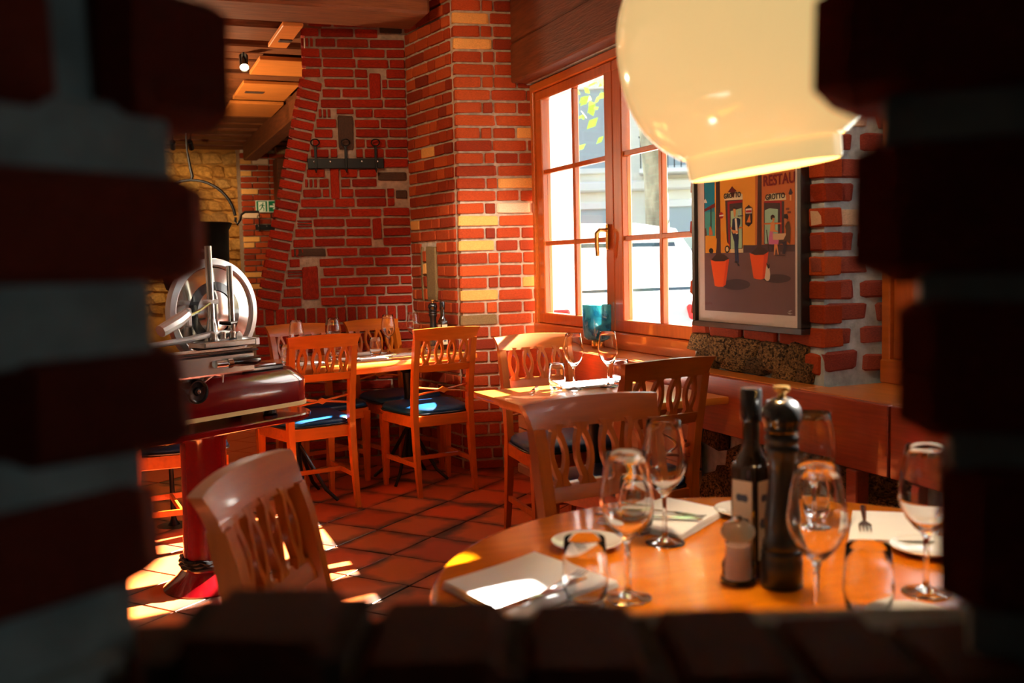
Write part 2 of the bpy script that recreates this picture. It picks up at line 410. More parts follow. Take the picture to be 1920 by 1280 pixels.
while z < 2.78:
    e = hood_edge(z+PH/2); zt = z+PH-.013
    slant = z < 2.40
    # quoin brick at the slanted edge
    L = .135 if slant else rh.choice((.19, .11))
    if slant: hb(e-.004, e+L, z-.012, zt-.012, rot=radians(12.5), out=.004)
    s = e+L+.02 if slant else e-.004
    if row % 5 == 3 and slant and s < -.7:      # slips of brick laid in the joints
        for k in range(3): hb(s, s+.09, z+k*.017, z+k*.017+.009)
        s += .102
    if row % 7 == 5:
        for k in range(3): hb(s+k*.028, s+k*.028+.017, z, zt)
        s += .09
    first = True
    while s < -.03:
        ln = rh.choice((.19, .19, .185, .2, .12)) if not (first and row % 2) else .11
        first = False
        t = min(s+ln, -.008)
        if -.008-t < .05: t = -.008
        for a, b in clear(s, t, z, zt): hb(a, b, z+rh.uniform(-.002, .002), zt+rh.uniform(-.002, .002), out=rh.uniform(-.003, .004))
        s = t+.013
    z += PH; row += 1
s = -1.0                                        # soldier course
while s < -.03:
    t = min(s+.052, -.008); hb(s, t, .892, .988); s = t+.012
z = .892-PH; row = 0
while z > -.02:
    s = -1.0-(.1 if row % 2 else 0)
    while s < -.03:
        t = min(s+.2, -.008)
        if -.008-t < .05: t = -.008
        a = max(s, -1.0)
        if t-a > .03: hb(a, t, max(z, .012), z+PH-.013, out=rh.uniform(-.003, .004))
        s = t+.013
    z -= PH; row += 1

# ------------------------------------------------------------------ brick pier beside the window
AR = Vector((1.90, 5.6, 0)); pl = Vector((-.17, .985, 0)).normalized(); npl = Vector((-.985, -.17, 0)).normalized()
pz = [AR, AR+hd*.50, AR+hd*.50+Vector((.2, .9, 0)), AR+pl*.72]
pc = [(AR + (-nf-npl)*.012)] + [pz[1]-nf*.012, pz[2], pz[3]-npl*.012]
mb = MB(); mb.prism([(p.x, p.y) for p in pc], 2.95)
wall_pier = struct('wall_pier', mb, m_mortar, 'warm red brick pier beside the window with scattered yellow bricks', 0)
PP = .07335
RZL = atan2(pl.y, pl.x)
rp = random.Random(9)
yf = {0, 2, 16, 18, 22}; yr = {9, 13, 21}
k = 0; ztop = 2.671+PP/2
specl = (.31, .52, 1.02, 1.36)                  # grey stone block let into the left face
for k in range(-3, 37):
    z1 = ztop-k*PP-.007; z0 = z1-PP+.0145
    if z1 < .02: continue
    z0 = max(z0, .012)
    # front face
    s = 0.0; i = 0
    first = rp.uniform(.20, .235) if k % 2 == 0 else rp.uniform(.135, .165)
    while s < .485:
        ln = first if i == 0 else (rp.choice((.055, .06)) if (i == 1 and k % 2) else rp.choice((.2, .13, .14)))
        t = min(s+ln, .49)
        if .49-t < .05: t = .49
        m = m_brick
        if i == 0 and k in yf: m = m_brick_yellow
        elif i == 0 and k == 24: m = m_stone
        elif t > .48 and k in yr: m = m_brick_yellow
        elif k == 15 and i == 2: m = m_brick_pale
        x0 = s if i else -.004
        c = AR+hd*((x0+t)/2)+nf*(.0-.035+rp.uniform(-.002, .003)); D = .07
        brick(wall_pier, (c.x, c.y, (z0+z1)/2), RZH, (t-x0, D, z1-z0), m)
        s = t+rp.uniform(.010, .015); i += 1
    # left face
    s = .074; i = 0
    end = .055 if k % 2 else .0
    s += end
    if end:
        c = AR+pl*(.074+.02)+npl*(-.03); brick(wall_pier, (c.x, c.y, (z0+z1)/2), RZL, (.055, .06, z1-z0), m_brick)
        s = .074+.058
    while s < .65:
        t = min(s+rp.choice((.17, .12, .2, .09)), .66)
        if .66-t < .05: t = .66
        segs = [(s, t)]
        if z1 > specl[2] and z0 < specl[3]:
            segs = [(a, b) for a, b in ((s, min(t, specl[0]-.01)), (max(s, specl[1]+.01), t)) if b-a > .02]
        m = m_brick_yellow if (k == 16 and s > .45) or (k == 10 and .3 < s < .4) else m_brick
        for a, b in segs:
            c = AR+pl*((a+b)/2)+npl*(-.03+rp.uniform(-.002, .003))
            brick(wall_pier, (c.x, c.y, (z0+z1)/2), RZL, (b-a, .06, z1-z0), m)
        s = t+.011; i += 1
c = AR+pl*.385-npl*.034; brick(wall_pier, (c.x, c.y, 1.19), RZL, (.13, .07, .335), m_stone, name='stone')
c = AR+pl*.51-npl*.034; brick(wall_pier, (c.x, c.y, 1.19), RZL, (.02, .07, .335), m_stone, name='stone')
for zz, m in ((1.3, m_brick), (1.22, m_brick_yellow), (1.14, m_brick), (1.06, m_brick)):
    c = AR+pl*.475-npl*.034; brick(wall_pier, (c.x, c.y, zz), RZL, (.04, .07, .066), m)

# ------------------------------------------------------------------ window wall
mb = MB()
XI, XO = 2.23, 2.60
mb.box(((XI+XO)/2, 3.1535, 1.375), (XO-XI, .813, 2.75))           # wall between the windows (core set back behind its bricks)
mb.box(((XI+XO)/2, 4.6, .395), (XO-XI, 2.1, .79)); mb.box(((XI+XO)/2, 1.9, .395), (XO-XI, 1.75, .79))
mb.box((2.46, 4.6, 2.62), (.28, 2.1, .66)); mb.box((2.42, 1.9, 2.62), (.36, 1.75, .66))
mb.box(((XI+XO)/2, -.75, 1.475), (XO-XI, 3.55, 2.95))             # on towards and past the camera
mb.box((2.5, 9.8, 1.475), (.2, 7.4, 2.95))
wall_right = struct('wall_right', mb, m_mortar_blue, 'thick brick and rubble wall on the right with deep window openings', 0)
PW = .0822
rw = random.Random(12)
for k in range(0, 23):
    z0 = .932+k*PW; z1 = z0+PW-.018
    if z1 > 2.74: break
    y = 3.575; i = 0                                             # face towards the room
    while y > 2.80:
        ln = rw.uniform(.2, .235) if (i or k % 2) else .12
        t = max(y-ln, 2.735)
        if t-2.735 < .07: t = 2.735
        e0 = y+(rw.uniform(-.004, .012) if i == 0 else 0)
        x = 2.22+.04+rw.uniform(-.003, .003)
        brick(wall_right, (x, (e0+t)/2, (z0+z1)/2), pi/2, (e0-t, .08, z1-z0), m_brick, rough=i == 0)
        y = t-.014; i += 1
    x = 2.222; i = 0                                             # end face towards the camera
    while x < 2.58:
        t = min(x+(.2 if (k+i) % 2 else .13), 2.6)
        m = m_brick_pale if (k == 5 and i == 0) or (k == 9 and i == 0) else m_brick_pier2
        brick(wall_right, ((x+t)/2, 2.735+.040+rw.uniform(-.002, .003), (z0+z1)/2+rw.uniform(-.003, .003)), 0, (t-x, .07, z1-z0), m, rough=True)
        x = t+.022; i += 1
for (x, w, z, h) in ((2.30, .14, .885, .07), (2.45, .12, .87, .06)):
    brick(wall_right, (x, 2.77, z), 0, (w, .07, h), m_brick_pier2, rough=True)

# rubble stones
def stone_variants(n, seed):
    rr = random.Random(seed); out = []
    for k in range(n):
        t = bmesh.new(); bmesh.ops.create_icosphere(t, subdivisions=1, radius=.5)
        for v in t.verts:
            v.co *= rr.uniform(.88, 1.12)
            for a in range(3): v.co[a] = max(-.42, min(.42, v.co[a]*1.2))
        me = bpy.data.meshes.new('stone'); t.to_mesh(me); t.free()
        me.materials.append(m_rubble); out.append(me)
    return out
ST = stone_variants(8, 2)
def stone(parent, c, size, rz, m=m_rubble, tilt=0):
    o = bpy.data.objects.new('stone', rb.choice(ST)); COL.objects.link(o); o.parent = parent
    o.location = c; o.scale = size; o.rotation_euler = (0, tilt, rz)
    o.material_slots[0].link = 'OBJECT'; o.material_slots[0].material = m
for (y, w, z, h) in ((3.52, .16, .905, .09), (3.37, .2, .885, .13), (3.2, .2, .90, .1), (3.03, .2, .88, .14), (2.88, .12, .895, .12), (3.46, .2, .84, .1), (3.27, .2, .835, .08), (3.12, .17, .84, .08), (2.95, .15, .83, .07), (2.84, .1, .84, .1)):
    stone(wall_right, (2.245, y, z), (w*1.25, .09, h*1.3), pi/2)
brick(wall_right, (2.26, 2.80, .875), pi/2, (.08, .08, .075), m_brick, rough=True)
for _ in range(46):
    y = rw.uniform(2.3, 3.42); z = rw.uniform(.05, .6)
    stone(wall_right, (2.225, y, z), (rw.uniform(.16, .3), .1, rw.uniform(.1, .2)), pi/2, tilt=rw.uniform(-.3, .3))

# pale boards below the ledge, beside the window table
t = thing('wall_panelling', 'pale grooved boards on the wall under the window ledge behind the small table', 'panelling', (2.19, 4.45, 0))
for k in range(5):
    mb = MB(); mb.box((0, 0, .06+.108*k+.05), (.03, 1.95, .1), bev=.004); part('board', mb, m_panel_pale, t)
mb = MB(); mb.box((0, 0, .03), (.05, 1.95, .06), bev=.004); part('plinth', mb, m_panel_pale, t)

# ledge with its apron
t = thing('window_ledge', 'long brown wooden ledge with a deep apron board along the window wall', 'ledge', (2.09, 3.9, 0))
mb = MB(); mb.box((0, -.07, .697), (.022, 3.1, .215), bev=.003); part('apron_board', mb, m_bench, t)
mb = MB(); mb.box((0, -2.27, .697), (.022, 1.28, .215), bev=.003); part('apron_board', mb, m_bench, t)
mb = MB(); mb.box((.0705, .2, .793), (.105, 2.75, .024), bev=.003); part('ledge_board', mb, m_ledge, t)
mb = MB(); mb.box((.0705, -1.99, .793), (.105, 1.62, .024), bev=.003); part('ledge_board', mb, m_ledge, t)
mb = MB(); mb.box((.19, .64, .789), (.13, 1.9, .026), bev=.003); part('sill_board', mb, m_ledge, t)
mb = MB(); mb.box((.27, -1.99, .789), (.29, 1.62, .026), bev=.003); part('sill_board', mb, m_ledge, t)
for y in (2.42, 2.18, 1.7): mb = MB(); mb.box((-.0, y-3.9, .295), (.05, .05, .59), bev=.004); part('upright', mb, m_bench, t)

# lintel beams over the windows
t = thing('lintel_beam', 'lower of the two stacked dark timber beams above the window', 'beam', (2.28, 4.05, 2.4))
mb = MB(); mb.box((0, 0, .008), (.12, 2.95, .224), bev=.008); part('beam', mb, m_beam_y, t)
t = thing('lintel_beam', 'upper dark timber beam stacked on the beam above the window', 'beam', (2.28, 4.05, 2.735))
mb = MB(); mb.box((0.004, 0, 0), (.12, 2.95, .428), bev=.008); part('beam', mb, m_beam_y, t)

# windows
def window(nm, X, Y0, Y1, label, handle=True):
    w = bpy.data.objects.new(nm, None); COL.objects.link(w); w.location = (X, 0, 0); w['kind'] = 'structure'; w['label'] = label
    z0, z1 = .80, 2.27
    mb = MB()
    mb.box((-.005, (Y0+Y1)/2, .8425), (.09, Y1-Y0, .085), bev=.006); mb.box((0, (Y0+Y1)/2, 2.26), (.09, Y1-Y0, .05), bev=.006)
    for y in (Y0+.02, Y1-.02): mb.box((0, y, 1.562), (.084, .04, 1.38), bev=.004)
    part('frame', mb, m_winwood_y, w)
    mid = (Y0+Y1)/2-.045 if handle else (Y0+Y1)/2
    for (a, b) in ((Y0+.042, mid-.002), (mid+.002, Y1-.042)):
        m2 = MB()
        m2.box((0, (a+b)/2, .9165), (.06, b-a, .063), bev=.006); m2.box((0, (a+b)/2, 2.2075), (.06, b-a, .055), bev=.006)
        sw = .088
        for y in (a+sw/2, b-sw/2): m2.box((0, y, 1.562), (.056, sw, 1.344), bev=.005)
        sash = part('sash', m2, m_winwood, w)
        g0, g1 = a+sw, b-sw; gm = (g0+g1)/2
        m3 = MB()
        for z in (1.353, 1.767): m3.box((0, gm, z), (.03, g1-g0, .026), bev=.004)
        m3.box((0, gm, 1.563), (.032, .03, 1.235), bev=.004)
        part('muntin', m3, m_winwood, sash)
        for (c, d) in ((g0, gm), (gm, g1)):
            for (e, f) in ((.948, 1.353), (1.353, 1.767), (1.767, 2.18)):
                m4 = MB(); m4.box((.004, (c+d)/2, (e+f)/2), (.004, d-c, f-e)); part('pane', m4, m_pane, sash, 0)
    if handle:
        m5 = MB(); m5.box((-.04, mid+.045, 1.365), (.012, .03, .13), bev=.004)
        m5.tube([(-.045, mid+.045, 1.40), (-.085, mid+.045, 1.40), (-.098, mid+.052, 1.385), (-.095, mid+.06, 1.33), (-.09, mid+.062, 1.27)], [.010, .010, .011, .011, .009], 8)
        part('handle', m5, m_brass, w)
    return w
window('window_1', 2.37, 3.565, 5.50, 'honey brown two-sash wooden window with small panes behind the small table')
window('window_2', 2.50, 1.05, 2.73, 'wooden window on the right beyond the picture, mostly hidden', False)

# ------------------------------------------------------------------ ceiling
mb = MB(); mb.box((-.5, 5.5, 2.89), (6.6, 16.6, .12))
ceiling = struct('ceiling', mb, m_white_plaster, 'white plastered ceiling between dark timber joists')
for i, (y0, y1, dz, xx) in enumerate(((6.34, 6.50, 0, 0), (6.51, 6.78, .012, 0), (6.86, 7.06, -.01, 1), (7.16, 7.38, .01, 0), (7.4, 7.72, 0, 0), (7.86, 8.06, -.01, 1), (8.14, 8.48, .0, 0), (8.5, 8.86, .012, 0), (8.93, 9.1, -.008, 1),
                          (9.2, 9.6, 0, 0), (9.65, 10.0, .01, 0), (10.1, 10.5, 0, 0), (10.6, 10.9, 0, 0), (11.1, 11.4, 0, 0), (11.6, 11.9, 0, 0), (12.1, 12.4, 0, 0), (12.6, 12.9, 0, 0))):
    mb = MB(); mb.box((-.55, (y0+y1)/2, 2.835+dz/2), (6.3, y1-y0, .23-dz), bev=.012); o = part('joist', mb, m_beam, ceiling)
for y in (-2.0, -1.2, .9, 1.7, 2.5, 3.3, 4.1, 4.9):
    mb = MB(); mb.box((-.7, y, 2.835), (5.9, .3, .23), bev=.012); part('joist', mb, m_beam, ceiling)
lab = ('nearest of the hanging honey wood ceiling panels, with a dark plate', 'second hanging wood ceiling panel from the hood, without a plate', 'third hanging wood ceiling panel, wide with a small dark plate', 'farthest hanging wood ceiling panel, dim in the back room')
for i, (y0, y1, x1) in enumerate(((6.08, 6.70, 1.12), (7.10, 7.66, 1.9), (8.04, 8.80, 1.43), (9.0, 9.75, 1.46))):
    t = thing('ceiling_panel', lab[i], 'ceiling panel', (1.0, (y0+y1)/2, 2.69), 0, 'wood panels under the ceiling')
    mb = MB(); mb.box(((x1-1.0)/2, 0, 0), (x1-1.0, y1-y0, .028), bev=.004); part('board', mb, m_panel, t)
    if i in (0, 2):
        mb = MB(); px_, py_, pw_ = (.075, .08, .08) if i == 0 else (.13, -.02, .15)
        mb.box((px_, py_, -.017), (pw_, .07, .008), bev=.002); pp = part('plate', mb, m_brick_dark, t)
        m2 = MB()
        for q in (-1, 1): m2.box((px_+q*(pw_/2-.012), py_, -.022), (.01, .01, .004))
        part('screw', m2, m_steel, pp)
mb = MB(); mb.box((.04, 0, 0), (4.68, .42, .30), bev=.015)
o = part('ceiling_beam', mb, m_beam, None, loc=(-.55, 5.93, 2.84), rot=(0, 0, radians(0))); tag(o, 'big dark timber beam crossing in front of the top of the brick hood', 'beam')
o.rotation_euler = (0, 0, radians(-1)); o.location = (-.6, 5.90, 2.845)
mb = MB(); mb.box((0, 0, 0), (.16, 4.2, .2), bev=.01)
o = part('ceiling_beam', mb, m_beam_y, None, loc=(1.56, 10.1, 2.62)); tag(o, 'diagonal looking timber beam running to the back room beside the hood', 'beam')

# ------------------------------------------------------------------ far room
mb = MB(); mb.box((-.6, 13.5, 1.475), (6.4, .3, 2.95))
wall_far = struct('wall_far', mb, m_rubble_far, 'ochre rubble stone wall at the far end of the back room', 0)
rf = random.Random(31)
z = .7
while z < 2.66:
    x = rf.uniform(-1.5, -1.3); h = rf.uniform(.11, .18)
    while x < 1.75:
        w = rf.uniform(.13, .28)
        stone(wall_far, (x+w/2, 13.34, z+h/2), (w*1.2, .12, h*1.25), 0, m_rubble_far, rf.uniform(-.2, .2)); x += w
    z += h
mb = MB(); mb.box((1.93, 13.1, 1.475), (.82, .46, 2.95))
wall_p2 = struct('wall_pillar', mb, m_mortar, 'narrow brick pillar in the back room with yellow bricks up its edge', 0)
for k in range(0, 28):
    z0 = .62+k*.074
    x = 1.515; i = 0
    while x < 2.3:
        t = x+(.2 if (k+i) % 2 else .13)
        m = m_brick_yellow if (i == 0 and rf.random() < .35) else (m_brick_pale if rf.random() < .08 else m_brick)
        brick(wall_p2, ((x+t)/2, 12.86, z0+.03), 0, (t-x, .06, .061), m); x = t+.013; i += 1
mb = MB(); mb.box((0, 0, 0), (.6, .3, .62), bev=.01)
o = part('wall_cabinet', mb, m_beam, None, loc=(2.2, 12.6, 2.28)); tag(o, 'dark boxed timber above the exit sign in the back room', 'cabinet')
for z in (-.2, 0, .2):
    m2 = MB(); m2.box((0, -.152, z), (.58, .012, .19), bev=.004); part('board', m2, m_beam, o)
mb = MB(); mb.box((0, 0, 0), (.3, .12, .09), bev=.025, seg=2)
o = part('stone_corbel', mb, m_stone, None, loc=(2.03, 12.4, 2.67)); tag(o, 'pale stone corbel under the ceiling of the back room', 'corbel')
mb = MB(); mb.box((-3.7, 5.5, 1.475), (.2, 16.3, 2.95)); struct('wall_left', mb, m_white_plaster, 'plain plastered wall on the left, out of view')
mb = MB(); mb.box((-.6, -2.6, 1.475), (6.4, .2, 2.95)); struct('wall_behind', mb, m_white_plaster, 'plain plastered wall behind the camera')

# ------------------------------------------------------------------ the wall with the hole, close to the camera
def cw(r, f, z):                                # camera-ground frame -> world
    return Vector((r*cos(yaw)+f*sin(yaw), -r*sin(yaw)+f*cos(yaw), z))
mb = MB()
RZC = -yaw
def cbox(r0_, r1_, f0, f1, z0, z1):
    c = cw((r0_+r1_)/2, (f0+f1)/2, (z0+z1)/2); mb.box(c, (r1_-r0_, f1-f0, z1-z0), rz=RZC)
cbox(-3.6, 2.25, .47, .60, 0.0, 1.02)
cbox(-3.6, 2.25, .47, .60, 1.43, 2.95)
cbox(-3.6, -.26, .40, .62, 0.0, 2.95)
cbox(.37, 2.3, .42, .62, 0.0, 2.95)
cbox(-.3, .4, .46, .60, 1.0, 1.032)
P0 = Vector((-.048, .492, 0)); dr = Vector((.817, .576, 0)).normalized(); nr = Vector((.576, -.817, 0)).normalized()
RZR = atan2(dr.y, dr.x)
def rbox(b, s0, s1, z0, z1, out, dep, P=P0, d=dr, nn=nr, rz=RZR, bev=.006):
    c = P+d*((s0+s1)/2)+nn*(out-dep/2); b.box((c.x, c.y, (z0+z1)/2), (s1-s0, dep, z1-z0), rz=rz, bev=bev, seg=2)
for s1, z0, z1 in ((.105, 1.29, 1.335), (.088, 1.205, 1.25), (.078, 1.13, 1.165), (.060, 1.03, 1.105), (.11, 1.39, 1.44)):
    rbox(mb, -.3, s1, z0, z1, -.010, .09)
rbox(mb, -.3, .075, 1.03, 1.44, -.02, .08); rbox(mb, -.3, .055, 1.02, 1.06, .0, .09)
SILL = ((205, 372, 1.048), (385, 655, 1.069), (685, 945, 1.0555), (968, 1185, 1.0525), (1208, 1425, 1.047), (1440, 1640, 1.0425), (1650, 1840, 1.039))
Q0 = Vector((.361, .42, 0)); dq = Vector((.7071, -.7071, 0)); nq = Vector((-.7071, -.7071, 0)); RZQ = atan2(dq.y, dq.x)
for s0, z0, z1 in ((.012, 1.30, 1.335), (.03, 1.215, 1.245), (.045, 1.135, 1.165), (.056, 1.03, 1.07), (-.01, 1.38, 1.44)):
    rbox(mb, s0, .45, z0, z1, -.008, .10, Q0, dq, nq, RZQ)
rbox(mb, .062, .45, 1.02, 1.44, -.015, .09, Q0, dq, nq, RZQ)
wall_front = struct('wall_front', mb, m_mortar_grey, 'rough brick partition close to the camera with the hole the view passes through', 30)
def nb(s0, s1, z0, z1, P=P0, d=dr, nn=nr, rz=RZR, out=0, dep=.11):
    c = P+d*((s0+s1)/2)+nn*(out-dep/2)
    brick(wall_front, (c.x, c.y, (z0+z1)/2), rz, (s1-s0, dep, z1-z0), m_brick_near, rough='near')
for q in ((.066, .146, 1.325, 1.395), (-.06, .041, 1.325, 1.395), (-.02, .125, 1.242, 1.300), (-.16, -.045, 1.242, 1.300), (.003, .109, 1.154, 1.212), (-.13, -.018, 1.154, 1.212),
          (-.06, .086, 1.090, 1.142), (-.16, -.08, 1.094, 1.140), (.0, .13, 1.42, 1.47)): nb(*q)
for q in ((-.022, .12, 1.328, 1.395), (.142, .30, 1.328, 1.395), (-.001, .17, 1.235, 1.312), (.19, .35, 1.235, 1.312), (.020, .15, 1.153, 1.228), (.17, .33, 1.153, 1.228), (.041, .2, 1.060, 1.143), (.22, .4, 1.06, 1.143), (.0, .2, 1.42, 1.47)):
    nb(*q, P=Q0, d=dq, nn=nq, rz=RZQ, dep=.10)
mbw = mb; mb = MB()
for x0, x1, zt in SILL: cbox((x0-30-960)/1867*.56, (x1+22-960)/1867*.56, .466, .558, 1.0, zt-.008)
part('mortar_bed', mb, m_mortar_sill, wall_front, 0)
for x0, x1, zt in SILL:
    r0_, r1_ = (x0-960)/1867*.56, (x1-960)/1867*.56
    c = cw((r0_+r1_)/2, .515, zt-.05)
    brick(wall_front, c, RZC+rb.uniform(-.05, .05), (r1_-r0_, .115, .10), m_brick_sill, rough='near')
# ------------------------------------------------------------------ chairs
HC = .915
def post_y(z):
    pts = ((0, -.235), (.2, -.203), (.45, -.185), (.6, -.196), (.8, -.235), (.92, -.266))
    for (a, ya), (b, yb) in zip(pts, pts[1:]):
        if z <= b: return ya+(yb-ya)*(z-a)/(b-a)
    return pts[-1][1]
def make_chair(label):
    t = thing('dining_chair', label, 'chair')
    for s in (-1, 1):                                        # back leg running up into the stile
        mb = MB(); secs = []
        for z in (0.008, .1, .25, .40, .46, .55, .65, .75, .80, .853):
            w = .0115+.0045*min(1, z/.3); d = .012+.008*min(1, z/.35)-(.004 if z > .8 else 0)
            if z < .5: x = s*(.166-.004*z)
            else: x = s*(.164+.002*max(0, (z-.6)/.3))
            y = post_y(z)
            secs.append([(x-w, y-d, z), (x+w, y-d, z), (x+w, y+d, z), (x-w, y+d, z)])
        mb.sweep(secs); lg = part('leg', mb, m_chair, t, 25)
        mb = MB(); mb.lathe([(.010, 0), (.012, .004), (.012, .010)], 10, (s*.166, post_y(0), 0)); part('foot_glide', mb, m_steel, lg)
        mb = MB(); secs = []                                 # front leg
        for z in (0.008, .2, .42):
            w = .011+.010*z/.42; secs.append([(s*.195-w, .175-w, z), (s*.195+w, .175-w, z), (s*.195+w, .175+w, z), (s*.195-w, .175+w, z)])
        mb.sweep(secs); lg = part('leg', mb, m_chair, t, 25)
        mb = MB(); mb.lathe([(.010, 0), (.012, .004), (.012, .010)], 10, (s*.195, .175, 0)); part('foot_glide', mb, m_steel, lg)
        mb = MB(); mb.hexa([(s*.166-.008, -.19, .165), (s*.166+.008, -.19, .165), (s*.166+.008, -.19, .19), (s*.166-.008, -.19, .19)],
                           [(s*.19-.008, .17, .165), (s*.19+.008, .17, .165), (s*.19+.008, .17, .19), (s*.19-.008, .17, .19)]); part('stretcher', mb, m_chair, t, 25)
    mb = MB(); mb.box((0, -.01, .178), (.36, .016, .024), bev=.003); part('stretcher', mb, m_chair_x, t)
    # seat frame: trapezoid ring
    mb = MB()
    o_ = [(-.175, -.19), (.175, -.19), (.21, .19), (-.21, .19)]
    mb.prism(o_, .062, z0=.378); bmesh.ops.bevel(mb.bm, geom=mb.bm.edges[:], offset=.004, segments=1, affect='EDGES'); part('seat_frame', mb, m_chair_x, t, 25)
    # cushion: superellipse outline, domed
    mb = MB(); rings = []; n = 40
    for (k, z) in ((.93, .440), (.985, .446), (1.0, .458), (.985, .470), (.93, .479), (.8, .486), (.5, .491), (.2, .493)):
        ring = []
        for i in range(n):
            a = 2*pi*i/n; c, s = cos(a), sin(a); e = .42
            x = (abs(c)**e)*(1 if c > 0 else -1); y = (abs(s)**e)*(1 if s > 0 else -1)
            hw = .205+.022*y
            ring.append((x*hw*k, .015+y*.200*k, z))
        rings.append(ring)
    mb.sweep(rings); seat = part('seat', mb, m_seat, t, 60)
    mb = MB(); pts = []
    for i in range(n+1):
        a = 2*pi*(i % n)/n; c, s = cos(a), sin(a); e = .42
        x = (abs(c)**e)*(1 if c > 0 else -1); y = (abs(s)**e)*(1 if s > 0 else -1); hw = .207+.022*y
        pts.append((x*hw, .015+y*.202, .447))
    mb.tube(pts, .005, 6); part('piping', mb, m_seat_pipe, seat)
    # top rail: bowed backwards, ears flaring out
    def rail(z0, z1, hw0, hw1, th, nx=16, nz=5, bow=.02, crown=0):
        mb = MB(); F = {}; B = {}
        for j in range(nz+1):
            v = j/nz; hw = hw0+(hw1-hw0)*v**1.6
            for i in range(nx+1):
                u = -1+2*i/nx; z = z0+(z1-z0)*v + crown*(1-u*u)*v - (0 if v < .99 else .002*abs(u))
                y = post_y(z)-bow*(1-u*u)+(-.010*v*v)
                F[i, j] = mb.bm.verts.new((u*hw, y+th/2, z)); B[i, j] = mb.bm.verts.new((u*hw, y-th/2, z))
        fn = mb.bm.faces.new
        for j in range(nz):
            for i in range(nx):
                fn((F[i, j], F[i+1, j], F[i+1, j+1], F[i, j+1])); fn((B[i, j], B[i, j+1], B[i+1, j+1], B[i+1, j]))
        for i in range(nx):
            fn((F[i, 0], B[i, 0], B[i+1, 0], F[i+1, 0])); fn((F[i, nz], F[i+1, nz], B[i+1, nz], B[i, nz]))
        for j in range(nz):
            fn((F[0, j], F[0, j+1], B[0, j+1], B[0, j])); fn((F[nx, j], B[nx, j], B[nx, j+1], F[nx, j+1]))
        ed = [e for e in mb.bm.edges if len(e.link_faces) == 2 and e.calc_face_angle(0) > 1.0]
        bmesh.ops.bevel(mb.bm, geom=ed, offset=.004, segments=2, affect='EDGES')
        return mb
    part('top_rail', rail(.848, HC-.004, .181, .195, .024, crown=.006), m_chair_x, t, 40)
    part('lower_rail', rail(.678, .718, .155, .156, .020, nz=2, bow=.012), m_chair_x, t, 40)
    # splats: open lens shape between two necks
    zs = 17; zb, zt = .712, .858
    def W(v):
        if v < .12: return .024-.010*(v/.12)
        if v > .88: return .013+.010*((v-.88)/.12)
        q = (v-.12)/.76; return .0135+.0125*sin(pi*q)**.9
    def Hh(v):
        if v < .2 or v > .82: return 0
        q = (v-.2)/.62; return .0142*sin(pi*q)**.8
    for k, x0 in enumerate((-.111, -.037, .037, .111)):
        mb = MB(); th = .016
        for sgn in (-1, 1):
            secs = []
            for i in range(zs+1):
                v = i/zs; z = zb+(zt-zb)*v
                y = post_y(z)-.014*(1-(x0/.18)**2)
                a, b = x0+sgn*max(0.0004, Hh(v)), x0+sgn*W(v)
                secs.append([(a, y-th/2, z), (b, y-th/2, z), (b, y+th/2, z), (a, y+th/2, z)])
            mb.sweep(secs)
        part('splat', mb, m_chair, t, 40)
    # crossed stretcher with a diamond in the middle
    mb = MB()
    for sg in (-1, 1):
        P = [(-.160, post_y(.58)+.004, .575+sg*.022), (-.08, post_y(.58)-.004, .575+sg*.010), (-.025, post_y(.58)-.008, .575+sg*.003), (0, post_y(.58)-.008, .575), (.025, post_y(.58)-.008, .575+sg*.003), (.08, post_y(.58)-.004, .575+sg*.010), (.160, post_y(.58)+.004, .575+sg*.022)]
        mb.tube(P, .006, 6)
    mb.hexa([(-.034, post_y(.58)-.016, .575), (0, post_y(.58)-.018, .592), (.034, post_y(.58)-.016, .575), (0, post_y(.58)-.018, .558)],
            [(-.034, post_y(.58)+.0, .575), (0, post_y(.58)+.002, .592), (.034, post_y(.58)+.0, .575), (0, post_y(.58)+.002, .558)])
    part('cross_rail', mb, m_chair_x, t, 30)
    return t
def rz_facing(dx, dy): return atan2(-dx, dy)     # local +y turned to (dx,dy)
GC = 'cherry wood dining chairs with navy seats'
ch0 = make_chair('large foreground chair beside the round table at lower left, glossy curved back')
def place(first, backmid, face, label):
    """backmid = where the middle of the top rail stands"""
    L = sqrt(face[0]**2+face[1]**2); fx, fy = face[0]/L, face[1]/L
    x, y = backmid[0]+fx*.27, backmid[1]+fy*.27; rz = rz_facing(fx, fy)
    if first: ch0.location = (x, y, 0); ch0.rotation_euler = (0, 0, rz); ch0['group'] = GC; ch0['label'] = label; return ch0
    return dup(ch0, (x, y, 0), rz, label, GC)
place(True, (.19, 1.715), (.875, -.485), 'large foreground chair at lower left, glossy curved back angled before the red slicer stand')
place(False, (1.075, 2.20), (.10, -.99), 'middle chair just behind the round table, its back next to the wine glasses')
place(False, (1.715, 2.90), (-.15, .985), 'chair with its back to us at the window table, right of the middle chair')
place(False, (1.785, 4.25), (.02, -1), 'chair on the far side of the small window table, top rail sunlit, facing us')
place(False, (.95, 4.93), (-.2, .98), 'left of two chairs backing on to us at the back table, beside the slicer')
place(False, (1.62, 5.03), (-.13, .99), 'right of two chairs backing on to us at the back table, before the pier')
place(False, (.98, 5.97), (.3, -.95), 'far left chair behind the back table, against the brick hood')
place(False, (1.47, 6.10), (.3, -.95), 'far right chair behind the back table, near the corner of the brick pier')
place(False, (-.05, 4.76), (1, .08), 'chair at the left behind the red slicer stand, only its blue seat and apron showing')

